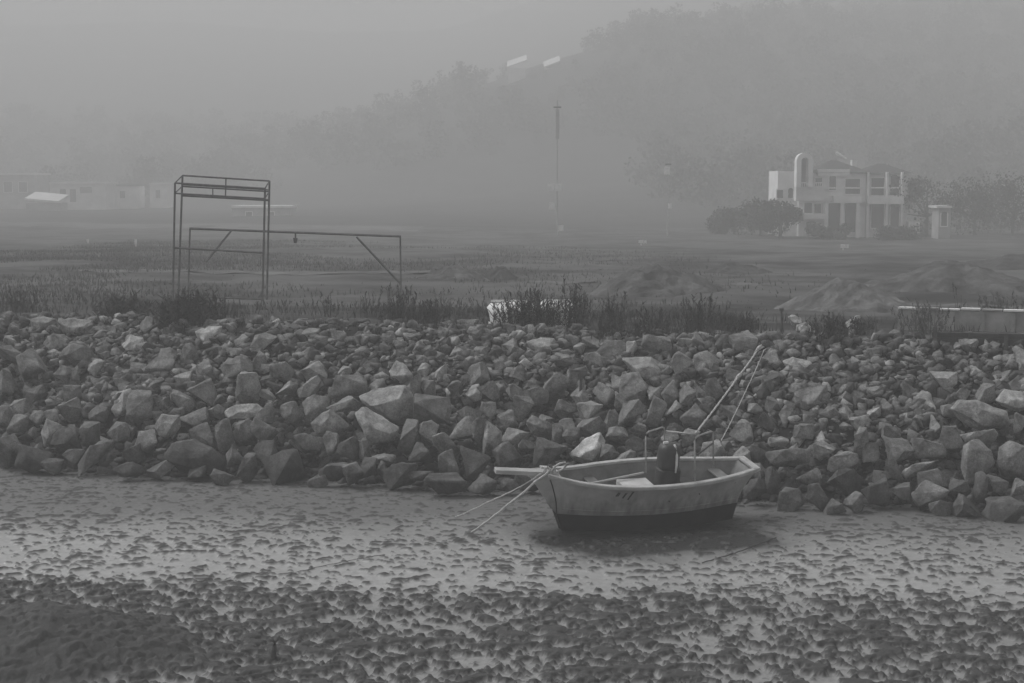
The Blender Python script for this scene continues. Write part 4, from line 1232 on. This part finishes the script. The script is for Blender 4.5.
block('garden_hut', 938, 208, 951, 240, 190, 3, 'small grey hut with pale roof edge right of the villa', [(941, 214, 947, 226)], M['wall_grey'], M['roof_pale'])


# ------------------------------------------------------------------ poles and markers
def pole(px, pyt, pyb, Y, label, plates, arms):
    p = at(px, pyb, Y); p.z = float(land(p.x, Y)); r = empty('utility_pole', p); tag(r, label, 'pole', 'utility poles in the haze')
    top = at(px, pyt, Y) - p
    mb = MB(); mb.tube([(0, 0, -.3), (0, 0, top.z)], [.10, .06], 8); mb.build('shaft', M['wall_grey'], r)
    for (dy, w) in arms:
        z = (at(px, dy, Y) - p).z; mb = MB(); mb.box((-w, -.26, z), (w, -.14, z + .16)); mb.build('crossarm', M['concrete_dark'], r)
    for (x, y, w, h, m) in plates:
        q = at(x, y, Y - .3) - p; mb = MB(); mb.box((q.x - w, q.y - .1, q.z - h), (q.x + w, q.y + .1, q.z + h)); mb.build('transformer' if m == 'wall_grey' else 'sign_plate', M[m], r, bevel=.02)


pole(557, 100, 240, 200, 'tall utility pole with dark transformer and small white plates', [(557.5, 124, .22, 1.7, 'wall_grey'), (551, 187.5, .38, .44, 'white'), (558.5, 187.5, .38, .44, 'white'), (552, 206, .32, .42, 'white'), (561, 228, .28, .34, 'white')], [(108, .45)])
pole(667.5, 162, 240, 200, 'thinner utility pole with two small white plates', [(667, 170.5, .34, .46, 'white'), (670, 206, .22, .3, 'white')], [(165, .35)])
for x, y, w, h, lab in ((136, 247, 2.2, 8, 'taller white marker in the field left of the steel tower'), (88, 243, 2.6, 4, 'squat white marker in the field, farthest left'),
                        (843, 250, 5, 6, 'double white plate below the villa'), (641, 245, 5, 5, 'small white plate beyond the large grey earth cone')):
    g = ground(x, y, 60, 230); s = g.y / F
    mb = MB(); mb.tube([(0, 0, -.1), (0, 0, h * s * .5)], .05, 6); mb.box((-w * s / 2, -.12, h * s * .35), (w * s / 2, -.05, h * s))
    if w == 5: mb.box((w * s * .6, -.10, h * s * .35), (w * s * 1.1, -.04, h * s * .95))
    place_mb(mb, 'field_marker', M['white'], g, lab, 'marker')


# ------------------------------------------------------------------ trees
def tree_mesh(H, Wd, n, seed, leaf):
    rs = np.random.default_rng(seed)
    lobes = [(rs.uniform(-.5, .5) * Wd, rs.uniform(-.5, .5) * Wd, H * rs.uniform(.16, .85), rs.uniform(.18, .34) * Wd) for _ in range(13)]
    P = []
    for i in range(n):
        l = lobes[rs.integers(13)]; v = rs.normal(size=3); v /= np.linalg.norm(v); P.append(np.array(l[:3]) + v * l[3] * rs.uniform(.6, 1.05) * np.array([1, 1, .8]))
    P = np.array(P); a = rs.normal(size=(n, 3)); a /= np.linalg.norm(a, axis=1)[:, None]; b = np.cross(a, rs.normal(size=(n, 3))); b /= np.linalg.norm(b, axis=1)[:, None]
    sz = rs.uniform(.5, 1.2, n)[:, None] * leaf; a = a * sz; b = b * sz
    V = np.stack([P - a, P + b * .6, P + a, P - b * .6], 1).reshape(-1, 3); i = np.arange(n) * 4
    return V, np.stack([i, i + 1, i + 2, i + 3], 1), lobes


def tree(px, pyt, pyb, wpx, Y, label, seed):
    p = at(px, pyb, Y); p.z = float(land(p.x, Y)); H = (at(px, pyt, Y) - p).z; Wd = wpx * Y / F
    r = empty('garden_tree', p); tag(r, label, 'tree', 'trees around the villa')
    V, Fc, lobes = tree_mesh(H, Wd * .95, 4200, seed, .17); mesh_np('crown', V, Fc, M['leaf'], parent=r)
    mb = MB(); mb.tube([(0, 0, -.2), (.1, 0, H * .35), (0, .1, H * .7)], [.22, .15, .07], 7)
    for l in lobes[:6]: mb.tube([(.06, 0, H * .3), (l[0] * .5, l[1] * .5, (H * .3 + l[2]) / 2), l[:3]], [.09, .06, .03], 5)
    mb.build('trunk', M['bark'], r)


tree(780, 194, 240, 38, 191, 'dark round tree hiding the left end of the villa', 1)
tree(760, 200, 240, 48, 200, 'paler tree left of the dark round tree by the villa', 2)
tree(926, 170, 240, 64, 198, 'broad dark tree at the right end of the villa', 3)
tree(974, 180, 242, 70, 205, 'dark tree right of the small grey hut', 4)
tree(1012, 172, 244, 76, 200, 'tall dark tree at the right edge beyond the hut', 5)
tree(830, 226, 246, 30, 188, 'low bushy tree in front of the villa columns', 6)
tree(900, 229, 247, 36, 187, 'low bushy tree in front of the villa right wing', 7)
tree(734, 208, 240, 46, 205, 'small hazy tree farthest left of the villa', 8)

# woods on the hillsides: one mass
TM = [tree_mesh(random.uniform(7, 11), random.uniform(6, 8), 420, 50 + i, .5)[:2] for i in range(6)]
V = []; Fc = []; off = 0


def plant(x, y, sc=1.):
    global off
    v, f = TM[random.randrange(6)]; k = random.uniform(.7, 1.25) * sc; a = random.uniform(0, 6.3); c, s = math.cos(a), math.sin(a)
    V.append(v @ np.array([[c, s, 0], [-s, c, 0], [0, 0, 1]]) * k + np.array([x, y, float(land(x, y)) - 1 * sc])); Fc.append(f + off); off += len(v)


for i in range(1500):
    y = 300 + 380 * random.random() ** .8; x = random.uniform(-.34 * y, .37 * y)
    if x < 30 and y < 430: continue
    if x < 10 and random.random() < .35: continue
    if abs(x - 10) < 22 and y > 470: continue
    plant(x, y)
for i in range(34):
    plant(random.uniform(24, 66), random.uniform(492, 560), random.uniform(.5, .8))
for i in range(26):
    plant(random.uniform(-45, -2), random.uniform(492, 560), random.uniform(.45, .75))
for i in range(150):
    plant(random.uniform(-30, 62), random.uniform(425, 488), .34)
tag(mesh_np('woods', np.concatenate(V), np.concatenate(Fc), M['leaf']), 'dark misty woods covering the hills behind the village', 'woods', kind='stuff')

# ------------------------------------------------------------------ haze
HAZE = .0031
mb = MB(); mb.box((-EXT - 60, -EXT - 60, -2.5), (EXT + 60, EXT + 60, 128))
hz_ = bpy.data.materials.new('haze'); hz_.use_nodes = True; nt = hz_.node_tree; nt.nodes.clear()
out = nt.nodes.new('ShaderNodeOutputMaterial'); pv = nt.nodes.new('ShaderNodeVolumePrincipled')
pv.inputs['Color'].default_value = (.97, .97, .97, 1); pv.inputs['Density'].default_value = HAZE; pv.inputs['Anisotropy'].default_value = 0
pv.inputs['Density Attribute'].default_value = ''; pv.inputs['Temperature Attribute'].default_value = ''; pv.inputs['Color Attribute'].default_value = ''
nt.links.new(pv.outputs['Volume'], out.inputs['Volume'])
hz_.cycles.homogeneous_volume = True
tag(mb.build('haze', hz_), kind='stuff', label='even grey sea mist over the shore and the hills', cat='haze')

# ------------------------------------------------------------------ light
SUN_EL, SUN_AZ = R(50), R(-66)            # azimuth from +Y towards +X: behind left
w = bpy.data.worlds.new('World'); S.world = w; w.use_nodes = True
N = w.node_tree.nodes; L = w.node_tree.links; N.clear()
sky = N.new('ShaderNodeTexSky'); sky.sky_type = 'NISHITA'; sky.sun_disc = False; sky.sun_elevation = SUN_EL; sky.sun_rotation = SUN_AZ
sky.dust_density = 4; sky.air_density = 1.5
bw = N.new('ShaderNodeRGBToBW'); bg = N.new('ShaderNodeBackground'); bg.inputs['Strength'].default_value = .066; wo = N.new('ShaderNodeOutputWorld')
L.new(sky.outputs[0], bw.inputs[0]); L.new(bw.outputs[0], bg.inputs[0]); L.new(bg.outputs[0], wo.inputs[0])
sl = bpy.data.lights.new('sun', 'SUN'); sl.energy = 1.5; sl.angle = R(34); so = link(bpy.data.objects.new('sun', sl))
so.rotation_euler = Vector((math.sin(SUN_AZ) * math.cos(SUN_EL), math.cos(SUN_AZ) * math.cos(SUN_EL), math.sin(SUN_EL))).to_track_quat('Z', 'Y').to_euler()

S.view_settings.view_transform = 'Standard'; S.view_settings.look = 'None'; S.view_settings.gamma = 1; S.view_settings.use_curve_mapping = False
S.view_settings.exposure = .72
S.cycles.use_denoising = True; S.cycles.max_bounces = 5; S.cycles.volume_bounces = 1; S.cycles.use_adaptive_sampling = True; S.cycles.adaptive_threshold = .02
S.cycles.volume_max_steps = 64
